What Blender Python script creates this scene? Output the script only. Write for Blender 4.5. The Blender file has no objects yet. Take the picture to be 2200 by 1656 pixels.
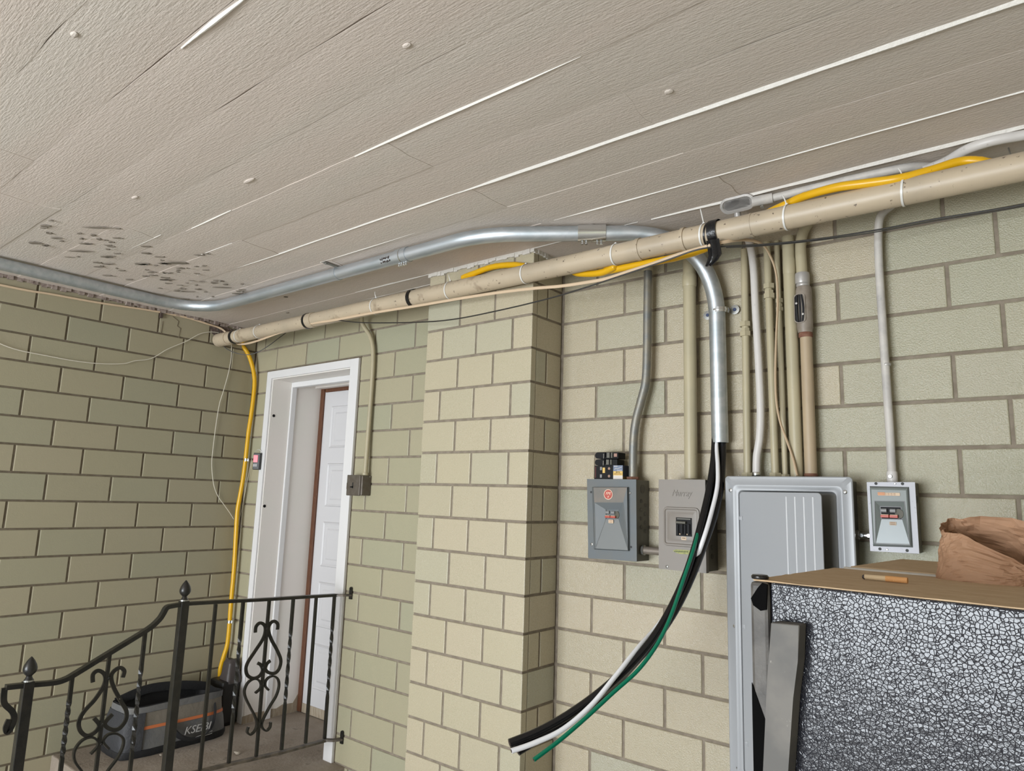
import bpy, bmesh, math, random
from mathutils import Vector, Matrix, noise
random.seed(7)
D = bpy.data; SC = bpy.context.scene; COL = SC.collection
# ------------------------------------------------------------------ camera, light, exposure
ZO = 2.52                                   # main floor is z = 0
CAM = Vector((1.472, -2.324, -0.857 + ZO))
RIGHT = Vector((0.7763148896849246, 0.6295382474853772, 0.031887097804167014))
DOWN = Vector((-0.0754157598722268, 0.14298429029947307, -0.9868474836014134))
FWD = Vector((-0.6258175894110258, 0.7636996056568555, 0.15847793885325756))
FPX = 1496.3
cd = D.cameras.new('camera'); cam = D.objects.new('camera', cd); COL.objects.link(cam)
cd.sensor_width = 36; cd.sensor_fit = 'HORIZONTAL'; cd.lens = FPX / 2200 * 36; cd.clip_start = .02
mw = Matrix.Identity(4)
for i in range(3):
    mw[i][0] = RIGHT[i]; mw[i][1] = -DOWN[i]; mw[i][2] = -FWD[i]; mw[i][3] = CAM[i]
cam.matrix_world = mw; SC.camera = cam
w = D.worlds.new('world'); SC.world = w; w.use_nodes = True
w.node_tree.nodes['Background'].inputs[0].default_value = (.80, .88, 1, 1)
w.node_tree.nodes['Background'].inputs[1].default_value = 1.0
def area(name, loc, sx, sy, power, col, rot):
    l = D.lights.new(name, 'AREA'); l.shape = 'RECTANGLE'; l.size = sx; l.size_y = sy; l.energy = power; l.color = col
    o = D.objects.new(name, l); COL.objects.link(o); o.location = loc; o.rotation_euler = rot; return o
area('daylight_through_garage_door', (-.38, -6.5, 1.15), 3.1, 2.0, 385, (.90, .955, 1.0), (math.radians(90), 0, 0))
SC.view_settings.view_transform = 'Standard'; SC.view_settings.look = 'None'
SC.view_settings.gamma = 1; SC.view_settings.use_curve_mapping = False
SC.view_settings.exposure = -0.10

# ------------------------------------------------------------------ helpers
def ray(px, py): return FWD + RIGHT * ((px - 1100) / FPX) + DOWN * ((py - 828) / FPX)
def on(px, py, ax, val):                    # point of a photo pixel on the plane axis = val
    d = ray(px, py); return CAM + d * ((val - CAM[ax]) / d[ax])
def onpl(px, py, p0, n):
    d = ray(px, py); return CAM + d * ((Vector(p0) - CAM).dot(n) / d.dot(n))
def Y(px, py, y): return on(px, py, 1, y)
def X(px, py, x): return on(px, py, 0, x)
def Z(px, py, z): return on(px, py, 2, z)

def mat(name, col, rough=.5, metal=0., col2=None, nscale=8., namt=1., ramp=(.4, .65), bump=None, bump2=None, stretch=None,
        objrand=None, spots=None, coat=0., spec=.5, emit=None):
    m = D.materials.new(name); m.use_nodes = True; nt = m.node_tree; N = nt.nodes; L = nt.links
    b = N['Principled BSDF']; b.inputs['Roughness'].default_value = rough; b.inputs['Metallic'].default_value = metal
    b.inputs['Coat Weight'].default_value = coat; b.inputs['Specular IOR Level'].default_value = spec
    geo = N.new('ShaderNodeNewGeometry'); pos = geo.outputs['Position']
    if stretch:
        mp = N.new('ShaderNodeMapping'); mp.inputs['Scale'].default_value = stretch; L.new(pos, mp.inputs[0]); pos2 = mp.outputs[0]
    else: pos2 = pos
    def nz(scale, p, detail=4, rgh=.55):
        n = N.new('ShaderNodeTexNoise'); n.inputs['Scale'].default_value = scale; n.inputs['Detail'].default_value = detail
        n.inputs['Roughness'].default_value = rgh; L.new(p, n.inputs['Vector']); return n.outputs['Fac']
    def rm(f, a, c):
        r = N.new('ShaderNodeMapRange'); r.inputs[1].default_value = a; r.inputs[2].default_value = c; L.new(f, r.inputs[0]); return r.outputs[0]
    def mix(f, a, c):
        x = N.new('ShaderNodeMix'); x.data_type = 'RGBA'
        if isinstance(f, float): x.inputs[0].default_value = f
        else: L.new(f, x.inputs[0])
        for s, v in ((6, a), (7, c)):
            if isinstance(v, tuple): x.inputs[s].default_value = (*v, 1)
            else: L.new(v, x.inputs[s])
        return x.outputs[2]
    c = tuple(col)
    if objrand:                              # a colour per object (bricks)
        oi = N.new('ShaderNodeObjectInfo'); cr = N.new('ShaderNodeValToRGB'); L.new(oi.outputs['Random'], cr.inputs[0])
        els = cr.color_ramp.elements
        while len(els) < len(objrand): els.new(.5)
        for k, (p, cc) in enumerate(objrand): els[k].position = p; els[k].color = (*cc, 1)
        c = cr.outputs[0]
    if col2: c = mix(rm(nz(nscale, pos2), ramp[0], ramp[1]), c, tuple(col2)) if namt >= 1 else mix(mulf(N, L, rm(nz(nscale, pos2), ramp[0], ramp[1]), namt), c, tuple(col2))
    for s in (spots or []):                  # (scale, lo, hi, colour, stretch?)
        c = mix(rm(nz(s[0], pos2 if len(s) < 5 else pos, 3, .6), s[1], s[2]), c, tuple(s[3]))
    if isinstance(c, tuple): b.inputs['Base Color'].default_value = (*c, 1)
    else: L.new(c, b.inputs['Base Color'])
    prev = None
    for bp in (bump, bump2):
        if not bp: continue
        kind, scale, dist = bp[0], bp[1], bp[2]
        if kind == 'noise': f = nz(scale, pos2, 3, .6)
        elif kind == 'wnoise': f = nz(scale, pos, 3, .6)
        elif kind == 'vor':
            v = N.new('ShaderNodeTexVoronoi'); v.feature = 'DISTANCE_TO_EDGE'; v.inputs['Scale'].default_value = scale; L.new(pos2, v.inputs['Vector'])
            f = rm(v.outputs['Distance'], 0, .09)
        bn = N.new('ShaderNodeBump'); bn.inputs['Strength'].default_value = bp[3] if len(bp) > 3 else 1.; bn.inputs['Distance'].default_value = dist
        L.new(f, bn.inputs['Height'])
        if prev: L.new(prev, bn.inputs['Normal'])
        prev = bn.outputs[0]
    if prev: L.new(prev, b.inputs['Normal'])
    if emit:
        b.inputs['Emission Color'].default_value = (*emit[0], 1); b.inputs['Emission Strength'].default_value = emit[1]
    return m
def mulf(N, L, f, k):
    q = N.new('ShaderNodeMath'); q.operation = 'MULTIPLY'; L.new(f, q.inputs[0]); q.inputs[1].default_value = k; return q.outputs[0]

def origin_of(o):
    v = Vector((0, 0, 0))
    while o: v += o.location; o = o.parent
    return v
def obj(name, bm, m, parent=None, smooth=False, loc=None, kind=None, label=None):
    """link a bmesh (world coordinates) as ONE mesh object; its origin goes to the parent's origin, or to its own base"""
    bmesh.ops.recalc_face_normals(bm, faces=bm.faces)
    if smooth:
        for f in bm.faces: f.smooth = True
        for e in bm.edges:
            if len(e.link_faces) == 2 and e.calc_face_angle(0) > .7: e.smooth = False
    if parent is not None: org = origin_of(parent); l = Vector((0, 0, 0))
    else:
        xs = [v.co for v in bm.verts]
        lo = Vector([min(v[i] for v in xs) for i in range(3)]); hi = Vector([max(v[i] for v in xs) for i in range(3)])
        org = Vector(((lo.x + hi.x) / 2, (lo.y + hi.y) / 2, lo.z)); l = org
    if loc is not None: l = Vector(loc) - (origin_of(parent) if parent else Vector((0, 0, 0))); org = Vector(loc)
    for v in bm.verts: v.co -= org
    me = D.meshes.new(name); bm.to_mesh(me); bm.free()
    for mm in (m if isinstance(m, list) else [m]): me.materials.append(mm)
    o = D.objects.new(name, me); COL.objects.link(o); o.parent = parent; o.location = l
    if kind: o['kind'] = kind
    if label: o['label'] = label
    return o
def tag(o, label, cat, group=None):
    o['label'] = label; o['category'] = cat
    if group: o['group'] = group
    return o
def thing(name, loc, label, cat, group=None):
    o = D.objects.new(name, None); COL.objects.link(o); o.location = loc; o.empty_display_size = .05; return tag(o, label, cat, group)
def struct(name, bm, m, **k): return obj(name, bm, m, kind='structure', **k)

def B(): return bmesh.new()
def faces(bm, vs, fs):
    v = [bm.verts.new(p) for p in vs]
    for f in fs: bm.faces.new([v[i] for i in f])
def box(bm, x0, x1, y0, y1, z0, z1, bev=0, M=None):
    vs = [Vector((x, y, z)) for x in (x0, x1) for y in (y0, y1) for z in (z0, z1)]
    if M: vs = [M @ v for v in vs]
    v = [bm.verts.new(p) for p in vs]
    fs = [bm.faces.new([v[i] for i in f]) for f in ((0, 1, 3, 2), (4, 6, 7, 5), (0, 4, 5, 1), (2, 3, 7, 6), (0, 2, 6, 4), (1, 5, 7, 3))]
    if bev:
        es = list({e for f in fs for e in f.edges}); bmesh.ops.bevel(bm, geom=es, offset=bev, segments=2, affect='EDGES', profile=.5)
    return bm
def cr(pts, n=8, closed=False):
    """Catmull-Rom through the points"""
    P = [Vector(p) for p in pts]
    if len(P) < 3 or n <= 1: return P
    out = []; m = len(P)
    for i in range(m if closed else m - 1):
        g = lambda k: P[k % m] if closed else P[max(0, min(m - 1, k))]
        a, b, c, d = g(i - 1), g(i), g(i + 1), g(i + 2)
        for j in range(n):
            t = j / n
            out.append(.5 * ((2 * b) + (c - a) * t + (2 * a - 5 * b + 4 * c - d) * t * t + (3 * b - a - 3 * c + d) * t ** 3))
    if not closed: out.append(P[-1])
    return out
def tube(bm, pts, r, segs=12, n=8, cap=True, sect=None, twist=0.):
    """sweep a circle (or the section sect) along a smoothed path"""
    P = cr(pts, n); m = len(P)
    T = [(P[min(m - 1, i + 1)] - P[max(0, i - 1)]).normalized() for i in range(m)]
    up = Vector((0, 0, 1)) if abs(T[0].z) < .9 else Vector((1, 0, 0))
    u = T[0].cross(up).normalized(); rings = []; L = 0
    for i in range(m):
        u = (u - T[i] * u.dot(T[i])).normalized(); v = T[i].cross(u)
        if i: L += (P[i] - P[i - 1]).length
        rr = r(i / (m - 1), L) if callable(r) else r
        ring = []
        for k in range(len(sect) if sect else segs):
            if sect: a, b = sect[k]
            else: t = 2 * math.pi * k / segs; a, b = math.cos(t), math.sin(t)
            if twist: tw = twist * L; a, b = a * math.cos(tw) - b * math.sin(tw), a * math.sin(tw) + b * math.cos(tw)
            ring.append(bm.verts.new(P[i] + (u * a + v * b) * rr))
        rings.append(ring)
    q = len(rings[0])
    for i in range(m - 1):
        for k in range(q): bm.faces.new((rings[i][k], rings[i][(k + 1) % q], rings[i + 1][(k + 1) % q], rings[i + 1][k]))
    if cap: bm.faces.new(rings[0][::-1]); bm.faces.new(rings[-1])
    return bm
SQ = [(1, 1), (-1, 1), (-1, -1), (1, -1)]
def lathe(bm, prof, c, ax, segs=16, ph=0.):
    """revolve (radius, height) pairs about axis ax through c"""
    ax = Vector(ax).normalized(); u = ax.cross(Vector((0, 0, 1)) if abs(ax.z) < .9 else Vector((1, 0, 0))).normalized(); v = ax.cross(u); c = Vector(c)
    R = [[bm.verts.new(c + ax * h + (u * math.cos(2 * math.pi * k / segs + ph) + v * math.sin(2 * math.pi * k / segs + ph)) * max(r, 1e-4)) for k in range(segs)] for r, h in prof]
    for a, b in zip(R, R[1:]):
        for k in range(segs): bm.faces.new((a[k], a[(k + 1) % segs], b[(k + 1) % segs], b[k]))
    bm.faces.new(R[0][::-1]); bm.faces.new(R[-1]); return bm
def prism(bm, poly, d):
    """extrude a planar polygon by vector d"""
    d = Vector(d); a = [bm.verts.new(Vector(p)) for p in poly]; b = [bm.verts.new(Vector(p) + d) for p in poly]; n = len(poly)
    bm.faces.new(a); bm.faces.new(b[::-1])
    for i in range(n): bm.faces.new((a[i], b[i], b[(i + 1) % n], a[(i + 1) % n]))
    return bm
def rrect(x0, x1, z0, z1, r, n=5):
    out = []
    for cx, cz, a0 in ((x1 - r, z1 - r, 0), (x0 + r, z1 - r, 90), (x0 + r, z0 + r, 180), (x1 - r, z0 + r, 270)):
        for k in range(n + 1): a = math.radians(a0 + 90 * k / n); out.append((cx + r * math.cos(a), cz + r * math.sin(a)))
    return out
def rings(bm, rs, capfirst=False, caplast=True):
    R = [[bm.verts.new(p) for p in r] for r in rs]; n = len(R[0])
    for a, b in zip(R, R[1:]):
        for k in range(n): bm.faces.new((a[k], a[(k + 1) % n], b[(k + 1) % n], b[k]))
    if capfirst: bm.faces.new(R[0])
    if caplast: bm.faces.new(R[-1][::-1])
    return bm
def text(name, body, size, loc, rot, m, parent, ext=.0004, shear=0., align='CENTER', sx=1.):
    cu = D.curves.new(name, 'FONT'); cu.body = body; cu.size = size; cu.extrude = ext; cu.shear = shear; cu.align_x = align; cu.align_y = 'CENTER'
    cu.resolution_u = 3
    t = D.objects.new(name + '_tmp', cu); COL.objects.link(t)
    me = D.meshes.new_from_object(t.evaluated_get(bpy.context.evaluated_depsgraph_get())); D.objects.remove(t); D.curves.remove(cu)
    me.materials.clear(); me.materials.append(m); me.name = name
    M = Matrix.Translation(Vector(loc) - origin_of(parent)) @ (rot if isinstance(rot, Matrix) else Matrix.Rotation(math.radians(90), 4, 'X')) @ Matrix.Scale(sx, 4, (1, 0, 0))
    me.transform(M)
    o = D.objects.new(name, me); COL.objects.link(o); o.parent = parent; return o

# ------------------------------------------------------------------ materials
CB = [(0, (.45, .402, .29)), (.3, (.49, .425, .31)), (.6, (.47, .415, .295)), (.955, (.445, .412, .305)), (1.0, (.41, .405, .32))]
m_brick = mat('glazed_block', (.5, .5, .4), .24, objrand=CB, spots=[(330, .52, .72, (.36, .34, .22)), (300, .60, .75, (.58, .57, .45))],
              bump=('noise', 230, .0018, .7), spec=.55)
m_brickP = mat('glazed_block_panel_wall', (.5, .5, .4), .15, objrand=[(p, (a * .92, b * .90, c * .87)) for p, (a, b, c) in CB], spots=[(330, .52, .72, (.33, .31, .21)), (300, .60, .75, (.52, .50, .40))], bump=('noise', 230, .0028, .85), spec=.75)
m_brickG = mat('glazed_block_green_shaded', (.5, .5, .4), .15, objrand=[(p, (a * .76, b * .80, c * .78)) for p, (a, b, c) in CB], spots=[(330, .52, .72, (.29, .30, .20)), (300, .60, .75, (.47, .48, .38))], bump=('noise', 230, .0028, .85), spec=.75)  # greener blocks; dimmer light at the right end is darkened into their colour
m_brickD = mat('glazed_block_door_wall', (.5, .5, .4), .3, objrand=[(p, (a * .84, b * .87, c * .83)) for p, (a, b, c) in CB], spots=[(330, .52, .72, (.31, .31, .21))], bump=('noise', 200, .0016, .6))
m_brickL = mat('glazed_block_satin_shaded', (.5, .5, .4), .5, objrand=[(p, (a * .74, b * .755, c * .72)) for p, (a, b, c) in CB[:4]], spots=[(330, .52, .72, (.36, .34, .22))], bump=('noise', 190, .001, .4))  # block colours darkened: the left wall's shade is put into them
m_mortar = mat('mortar', (.20, .165, .125), .9, col2=(.26, .22, .17), nscale=30, bump=('noise', 120, .002, .8))
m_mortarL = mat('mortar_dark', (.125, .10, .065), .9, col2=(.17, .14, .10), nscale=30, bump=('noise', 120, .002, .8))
m_ceil = mat('board_marked_concrete', (.625, .545, .485), .6, col2=(.605, .545, .485), nscale=.45, stretch=(1, 8, 1), ramp=(.42, .6),
             bump=('noise', 28, .0022, .8), bump2=('wnoise', 150, .0014, .8))
m_fin = mat('painted_fin', (.68, .65, .60), .5, bump=('wnoise', 90, .003, .8))
m_conc0 = mat('garage_floor', (.52, .50, .47), .8, col2=(.46, .445, .42), nscale=4)
m_conc = mat('concrete', (.27, .225, .18), .9, col2=(.34, .29, .24), nscale=7, bump=('noise', 60, .004, .7), spots=[(14, .60, .75, (.15, .125, .10))])
m_wall = mat('plain_wall', (.48, .46, .36), .7)
m_door = mat('door_white', (.62, .61, .62), .35, bump=('noise', 60, .0006, .5))
m_jamb = mat('jamb_white', (.80, .75, .71), .45, col2=(.78, .755, .70), nscale=3, bump=('noise', 40, .001, .5))
m_case = mat('casing_white', (.72, .71, .71), .4)
m_brown = mat('brown_stop', (.10, .036, .015), .55, col2=(.13, .05, .022), nscale=30, stretch=(4, 4, .6), spots=[(60, .70, .75, (.5, .42, .36))])
m_woodraw = mat('raw_wood_foot', (.30, .24, .17), .8, col2=(.4, .34, .26), nscale=30, stretch=(3, 3, .5))
m_steel = mat('galvanized', (.58, .61, .64), .45, .85, col2=(.47, .52, .55), nscale=12, stretch=(.5, 3, 3), bump=('wnoise', 220, .0002, .3))
m_steelold = mat('old_conduit', (.22, .225, .22), .5, .6, col2=(.30, .275, .22), nscale=16, bump=('wnoise', 160, .0012, .6))
m_zinc = mat('bright_zinc', (.72, .74, .75), .2, 1.)
m_pipe = mat('cream_painted_pipe', (.50, .41, .295), .42, col2=(.43, .355, .26), nscale=6, spots=[(60, .655, .70, (.13, .095, .07)), (11, .62, .75, (.27, .20, .135))], bump=('wnoise', 50, .001, .3))
m_pipe2 = mat('cream_painted_conduit', (.44, .385, .255), .42, col2=(.40, .355, .24), nscale=7, spots=[(60, .72, .76, (.17, .13, .09))])
m_rustpipe = mat('weathered_cream_pipe', (.36, .28, .19), .5, col2=(.44, .34, .22), nscale=10, stretch=(1, 1, .3), spots=[(40, .66, .74, (.20, .13, .09))])
m_rust = mat('rust', (.16, .065, .04), .8, col2=(.22, .11, .07), nscale=60)
m_white = mat('white_conduit', (.60, .575, .55), .4, spots=[(45, .66, .8, (.36, .34, .32))])
m_whiteold = mat('peeling_white_conduit', (.56, .53, .49), .5, col2=(.44, .42, .40), nscale=18, spots=[(22, .66, .70, (.25, .25, .25))], bump=('wnoise', 40, .002, .6))
m_lb = mat('cast_conduit_body', (.42, .40, .38), .4, .3, bump=('wnoise', 150, .0006, .5))
m_yellow = mat('yellow_gas_tube', (.72, .40, .008), .3, spots=[(120, .74, .76, (.2, .12, .02))])
m_brass = mat('brass', (.45, .33, .12), .35, 1.)
m_tan = mat('tan_cable', (.62, .47, .32), .5)
m_blackc = mat('black_insulation', (.006, .006, .007), .22)
m_whitec = mat('white_insulation', (.78, .78, .80), .25)
m_green = mat('green_insulation', (.0, .16, .085), .25)
m_copper = mat('copper', (.5, .2, .1), .4, 1.)
m_wire = mat('black_wire', (.03, .028, .025), .4)
m_string = mat('pale_string', (.66, .62, .52), .8)
m_tape = mat('black_tape', (.008, .008, .009), .28, bump=('wnoise', 60, .003, .6))
m_ziptie = mat('white_nylon', (.72, .71, .68), .35)
m_iron = mat('wrought_iron_black', (.012, .012, .011), .32, col2=(.022, .02, .017), nscale=30, spots=[(45, .74, .78, (.22, .20, .17))], bump=('wnoise', 120, .001, .5))
m_railtop = mat('dusty_rail', (.07, .058, .047), .5, col2=(.16, .13, .10), nscale=25, spots=[(45, .72, .78, (.22, .20, .17))])
m_grey1 = mat('panel_blue_grey', (.125, .142, .152), .5, col2=(.135, .142, .14), nscale=9, spots=[(30, .66, .8, (.14, .14, .13))])
m_grey1d = mat('panel_dusty_band', (.20, .175, .15), .6, col2=(.165, .155, .14), nscale=14)
m_side = mat('panel_side_olive', (.115, .11, .09), .5)
m_grey2 = mat('panel_warm_grey', (.225, .20, .175), .45, col2=(.205, .19, .17), nscale=5)
m_grey3 = mat('panel_light_grey', (.335, .345, .36), .33)
m_grey4 = mat('panel_green_grey', (.17, .19, .18), .42)
m_bare = mat('bare_metal_rim', (.33, .33, .35), .5, .3, spots=[(120, .64, .68, (.25, .25, .26))])
m_hood = mat('hood_grey', (.30, .33, .34), .33, .3)
m_darkin = mat('dark_interior', (.02, .02, .018), .6)
m_deadfront = mat('dead_front', (.13, .125, .115), .5)
m_bake = mat('black_bakelite', (.010, .010, .011), .6, spec=.2)
m_bakeg = mat('grey_toggle', (.25, .25, .25), .4)
m_redlab = mat('red_handle', (.42, .06, .035), .45)
m_cream = mat('cream_label', (.62, .47, .33), .6)
m_orange = mat('orange_label', (.52, .22, .09), .5)
m_redround = mat('red_emblem', (.42, .07, .05), .5)
m_logo = mat('emblem_cream', (.80, .62, .48), .5)
m_ink = mat('ink', (.05, .035, .03), .6)
m_inkb = mat('ink_brown', (.25, .12, .07), .6)
m_sticker = mat('yellow_green_sticker', (.33, .33, .10), .5, col2=(.19, .21, .07), nscale=120)
m_blueb = mat('carton_blue', (.16, .20, .29), .5)
m_yelb = mat('carton_yellow', (.66, .44, .12), .5)
m_whib = mat('carton_white', (.66, .60, .55), .5)
m_navy = mat('carton_navy', (.025, .03, .05), .5)
m_switch = mat('switch_box_brown', (.115, .095, .075), .45, .3, col2=(.15, .13, .11), nscale=30)
m_fridge = mat('pebbled_black_enamel', (.012, .013, .019), .17, bump=('vor', 190, .00024, 1.), bump2=('wnoise', 110, .0013, .7), spec=.5)
m_fdoor = mat('dusty_fridge_edge', (.10, .092, .082), .55, col2=(.055, .05, .045), nscale=22, bump=('wnoise', 220, .0008, .7))
m_fhandle = mat('grey_handle', (.095, .09, .083), .6, col2=(.14, .13, .115), nscale=14, spots=[(70, .70, .78, (.30, .28, .25))])
m_dust = mat('brown_dust', (.46, .325, .195), .9, col2=(.52, .385, .245), nscale=18, stretch=(1, 3, 1), spots=[(40, .70, .75, (.15, .10, .065))], bump=('wnoise', 90, .002, .5))
m_trimw = mat('worn_white_trim', (.42, .39, .34), .5)
m_paper = mat('brown_kraft_paper', (.33, .185, .105), .75, col2=(.37, .215, .125), nscale=12, bump=('wnoise', 35, .004, .5))
m_cigp = mat('cigarette_paper', (.55, .42, .26), .8)
m_cigf = mat('cork_filter', (.60, .30, .11), .8, spots=[(700, .6, .7, (.75, .5, .28))])
m_cap = mat('hinge_cap', (.03, .028, .027), .25, .5)
m_bagg = mat('bag_grey', (.115, .118, .122), .7, col2=(.16, .155, .145), nscale=9, bump=('wnoise', 50, .004, .5))
m_bagt = mat('bag_taupe', (.17, .15, .12), .75, col2=(.20, .175, .14), nscale=9, bump=('wnoise', 50, .004, .5))
m_bagb = mat('bag_black', (.010, .010, .011), .7, bump=('wnoise', 60, .004, .5))
m_bago = mat('bag_orange', (.55, .16, .055), .6)
m_bagtext = mat('bag_print', (.42, .41, .40), .6)
m_bin = mat('black_bin', (.012, .011, .010), .5)
m_binbag = mat('dusty_black_hood', (.055, .045, .042), .5, bump=('wnoise', 40, .004, .6))
m_det = mat('charcoal_plastic', (.03, .03, .03), .4)
m_detred = mat('red_backlit_screen', (.85, .18, .22), .3, emit=((1, .16, .2), .55))
m_detbtn = mat('grey_button', (.42, .41, .42), .5)
m_peel = mat('bare_slab_patch', (.20, .17, .135), .9)
m_flake = mat('paint_flake', (.62, .59, .54), .6)
m_knock = mat('knockout', (.085, .08, .066), .5)
m_screw = mat('screw_steel', (.40, .40, .38), .35, .8)

# ------------------------------------------------------------------ structure: walls of glazed block
S = .1355                                     # course height
XL = -2.539; PX0, PX1, PD = -.769, -.174, .2027
CZ = S + ZO                                    # ceiling height
J = .0048                                     # half a joint
JY = .004                                     # joint recess
meshcache = {}
def brick_mesh(w_, h_, m):
    k = (round(w_, 3), round(h_, 3), m.name)
    if k in meshcache: return meshcache[k]
    bm = B(); a, b, t, c = w_ / 2, h_ / 2, .03, .003
    r = lambda i, y: [Vector((-a + i, y, -b + i)), Vector((a - i, y, -b + i)), Vector((a - i, y, b - i)), Vector((-a + i, y, b - i))]
    rings(bm, [r(0, t), r(0, c), r(c * .3, c * .3), r(c, 0)], capfirst=True)
    bmesh.ops.recalc_face_normals(bm, faces=bm.faces)
    me = D.meshes.new('brick'); bm.to_mesh(me); bm.free(); me.materials.append(m); meshcache[k] = me; return me
def lay(parent, m, frame, a0, a1, row, brks):
    """one course: bricks between the break positions within a0..a1; frame maps (along, row z) to a point and an angle"""
    bs = [a0] + sorted(b for b in brks if a0 + .02 < b < a1 - .02) + [a1]
    for p, q in zip(bs, bs[1:]):
        w_ = q - p - 2 * J
        if w_ < .012: continue
        mm = m((p + q) / 2) if callable(m) else m
        o = D.objects.new('brick', brick_mesh(w_, S - 2 * J, mm)); COL.objects.link(o); o.parent = parent
        loc, rz = frame((p + q) / 2, ZO - (row + .5) * S)
        o.location = Vector(loc) - origin_of(parent) + Vector((0, 0, 0)); o.rotation_euler = (random.uniform(-.004, .004), 0, rz + random.uniform(-.004, .004))
def seq(a, st, lo, hi):
    k0 = math.floor((lo - a) / st); return [a + st * k for k in range(k0, int((hi - a) / st) + 2)]
ROWS = range(-1, 18)
DX0, DX1, DZ1 = -2.385, -1.487, -.140           # door casing outline
# back wall (mortar face JY behind the block faces), with the door opening left open
bm = B(); T = .5
box(bm, XL - .3, DX0 + .03, JY, T, 0, CZ); box(bm, DX1 - .03, 3.4, JY, T, 0, CZ)
box(bm, DX0 + .03, DX1 - .03, JY, T, ZO + DZ1 - .03, CZ); box(bm, DX0 + .03, DX1 - .03, JY, T, 0, ZO - 2.20)
wall_back = struct('wall_back', bm, m_mortar)
fb = lambda a, z: ((a, 0 + random.uniform(-.0008, .0008), z), 0)
for r in ROWS:
    if r % 2 == 0: brp = [x + (.0 if r < 8 else .006) for x in seq(.1258, .302, -.2, 2.3)]; brd = seq(-1.07, .307, XL, PX0)
    else: brp = [x - (.0 if r < 8 else .008) for x in seq(0, .302, -.2, 2.3)]; brd = seq(-1.212, .307, XL, PX0)
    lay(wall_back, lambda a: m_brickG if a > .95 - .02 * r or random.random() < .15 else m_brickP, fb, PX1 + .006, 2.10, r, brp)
    if r <= 0: lay(wall_back, m_brickD, fb, XL, PX0, r, brd)
    elif r < 16: lay(wall_back, m_brickD, fb, XL, DX0 - .001, r, []); lay(wall_back, m_brickD, fb, DX1 + .001, PX0, r, brd)
    else: lay(wall_back, m_brickD, fb, XL, PX0, r, brd)
# pilaster
bm = B(); box(bm, PX0 + JY, PX1 - JY, -PD + JY, JY, 0, CZ); pil = struct('wall_pilaster', bm, m_mortar)
pw = PX1 - PX0
for r in ROWS:
    z0 = r
    lay(pil, m_brick, lambda a, z: ((a, -PD + random.uniform(-.0008, .0008), z), 0), PX0 - J, PX1 + J, r, [PX0 + pw * f for f in ((1 / 3, 2 / 3) if r % 2 == 0 else (1 / 6, .5, 5 / 6))])
    lay(pil, m_brick, lambda a, z: ((PX1, a, z), math.pi / 2), -PD + .03, 0.004, r, [-.1] if r % 2 == 0 else [])
bm = B()
for k in range(30):                             # ragged bead of mortar along the head of the pilaster
    a = PX0 - .006 + (pw + .012) * k / 30; box(bm, a, a + pw / 29, -PD - .006 - random.random() * .006, -PD + .03, CZ - .013 - random.random() * .008, CZ + .002)
for k in range(10):
    a = -PD + PD * k / 10; box(bm, PX1 - .02, PX1 + .006 + random.random() * .006, a, a + PD / 9.5, CZ - .013 - random.random() * .008, CZ + .002)
obj('mortar_bead', bm, m_fin, pil)
# left wall
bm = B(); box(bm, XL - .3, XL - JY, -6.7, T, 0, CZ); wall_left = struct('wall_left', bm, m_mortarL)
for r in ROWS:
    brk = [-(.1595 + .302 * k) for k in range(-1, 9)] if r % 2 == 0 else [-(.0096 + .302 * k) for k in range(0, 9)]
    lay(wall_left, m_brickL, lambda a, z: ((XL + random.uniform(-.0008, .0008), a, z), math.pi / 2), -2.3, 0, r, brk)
# the rest of the garage, behind the camera
bm = B(); box(bm, 3.2, 3.4, -6.7, .2, 0, CZ); struct('wall_right', bm, m_wall)
bm = B(); box(bm, XL - .3, -1.95, -6.9, -6.7, 0, CZ); box(bm, 1.19, 3.4, -6.9, -6.7, 0, CZ); box(bm, -1.95, 1.19, -6.9, -6.7, 2.36, CZ); struct('wall_front', bm, m_wall)
bm = B(); box(bm, XL - .3, 3.4, -6.9, .5, -.15, 0); struct('floor', bm, m_conc0)
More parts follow.
